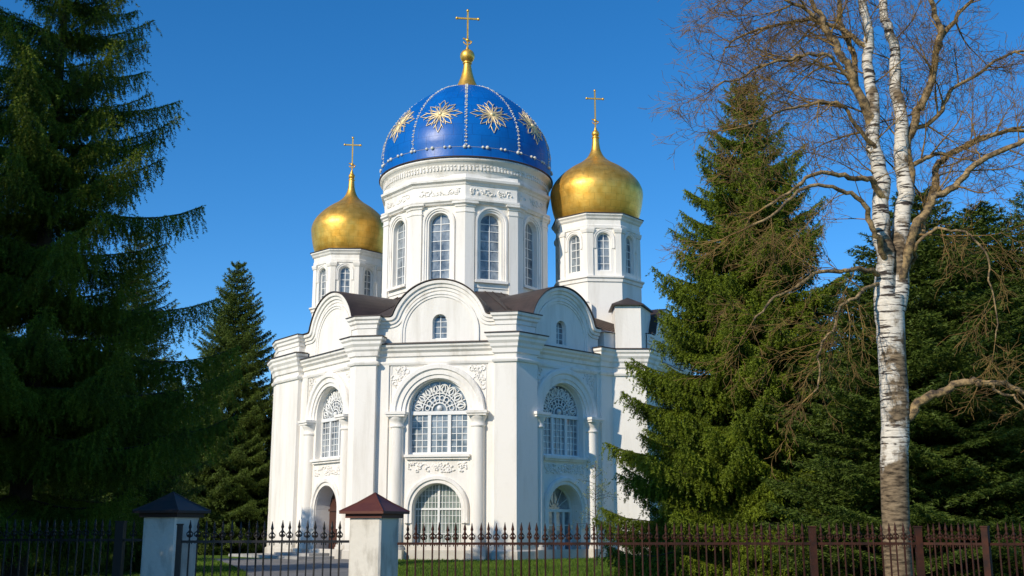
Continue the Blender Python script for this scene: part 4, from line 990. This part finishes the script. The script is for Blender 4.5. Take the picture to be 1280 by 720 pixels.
# ------------------------------------------------------------------ iron fence
def picket_mesh(mat, name, var=0):
    m = MB(); w = .010
    m.box(-w, w, -w, w, .06, 1.56)
    m.lathe([(.016, 1.54), (.03, 1.56), (.016, 1.58), (.013, 1.6), (.024, 1.625), (.018, 1.65), (.003, 1.725)], 0, 0, 6)
    m.lathe([(.012, 1.49), (.032, 1.512), (.012, 1.535)], 0, 0, 6)
    for sx in (-1, 1):                                        # forged curls beside the stem
        m.tube([(sx * .008, 0, 1.485), (sx * .036, 0, 1.50), (sx * .044, 0, 1.535), (sx * .026, 0, 1.555)], .008, 4)
        m.tube([(sx * .008, 0, 1.44), (sx * .032, 0, 1.42), (sx * .03, 0, 1.39)], .007, 4)
    o = m.build('picket', mat); return o
def fence(p0, p1, mat, label, step=.118, post_start=True, post_end=True, dz=0, posth=1.66, pw=.045, seed=0, group='iron fence sections along the street'):
    a, b = Vector(p0), Vector(p1); ln = (b - a).length; rz = math.atan2(b.y - a.y, b.x - a.x)
    root = empty('iron_fence', (0, 0, 0)); tag(root, label, 'fence', group); rn = random.Random(seed)
    for z in (.2, 1.43):
        m = MB(); m.box(0, ln, -.014, .014, z - .018, z + .018); m.build('rail', mat, root)
    m = MB(); m.box(0, ln, -.009, .009, 1.335, 1.347)
    for ok, x in ((post_start, 0), (post_end, ln)):
        if ok:
            m = MB(); m.box(x - pw, x + pw, -pw, pw, -.2, posth); m.box(x - pw - .008, x + pw + .008, -pw - .008, pw + .008, posth, posth + .02); m.build('post', mat, root)
    src = picket_mesh(mat, 'picket'); first = True
    n = int((ln - .1) / step)
    for k in range(n):
        o = src if first else src.copy()
        if not first: COL.objects.link(o)
        first = False
        o.parent = root; o.location = ((ln - (n - 1) * step) / 2 + k * step + rn.gauss(0, .003), 0, rn.gauss(0, .006)); o.rotation_euler = (rn.gauss(0, .004), rn.gauss(0, .0035), rn.gauss(0, .3))
    root.location = (a.x, a.y, dz); root.rotation_euler = (0, 0, rz); return root
def fp(u, Y=FY): return g0(u, Y)
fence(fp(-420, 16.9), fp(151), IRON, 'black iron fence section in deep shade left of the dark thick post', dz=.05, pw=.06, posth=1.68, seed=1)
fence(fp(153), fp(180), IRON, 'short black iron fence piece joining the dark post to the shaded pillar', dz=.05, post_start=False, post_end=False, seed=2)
fence(fp(225, 16.2), fp(437, 16.4), IRON, 'black iron fence section spanning the gap between the two pillars', dz=.03, pw=.035, post_end=False, seed=3)
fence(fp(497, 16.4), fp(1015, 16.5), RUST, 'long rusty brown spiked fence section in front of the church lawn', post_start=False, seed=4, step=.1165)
fence(fp(1018), fp(1147), RUST, 'rusty spiked fence section crossing in front of the birch trunk', post_start=False, seed=5, step=.107)
fence(fp(1150, 16.5), fp(1231, 15.9), RUST, 'rusty fence section with crowded pickets just past the birch', post_start=False, seed=6, step=.085)
fence(fp(1234, 15.9), fp(1740, 15.9), RUST, 'rusty fence section running out at the picture edge', post_start=False, seed=7, step=.105)

# ------------------------------------------------------------------ grass
nr = np.random.default_rng(12); n = 170000
Y = 36 + 30 * nr.random(n) ** 1.25; X = (nr.random(n) - .5) * 1.04 * Y
keep = np.ones(n, bool)
cx = np.interp(Y, [10, 30, 44, 58, 62.5], [-2.6, -4.6, -7.9, -11.2, -12.4]); wx = np.interp(Y, [10, 30, 44, 58, 62.5], [2, 2.2, 2.3, 3.6, 4.2])
keep &= np.abs(X - cx) > wx
keep &= ~((X < -16.4) & (np.abs(Y - 52.75) < .65))
keep &= ~((X > -16) & (X < 12) & (Y > np.interp(X, [-15, -8.4, .1, 6, 8, 12], [69, 61, 59.5, 65.3, 65.3, 72])))
X, Y = X[keep], Y[keep]; n = len(X)
P = np.stack([X, Y, np.zeros(n)], 1); hgt = nr.uniform(.05, .13, n); an = nr.random(n) * 6.28
s = np.stack([np.cos(an), np.sin(an), np.zeros(n)], 1) * .014
tipv = P + np.stack([nr.normal(0, .035, n), nr.normal(0, .035, n), hgt], 1)
go = np_mesh('grass', np.stack([P - s, P + s, tipv], 1).reshape(-1, 3), BLADE, None, nr.uniform(0, .5, n)); go['kind'] = 'stuff'
tag(go, 'short mown grass of the lawn round the church', 'grass', kind='stuff')
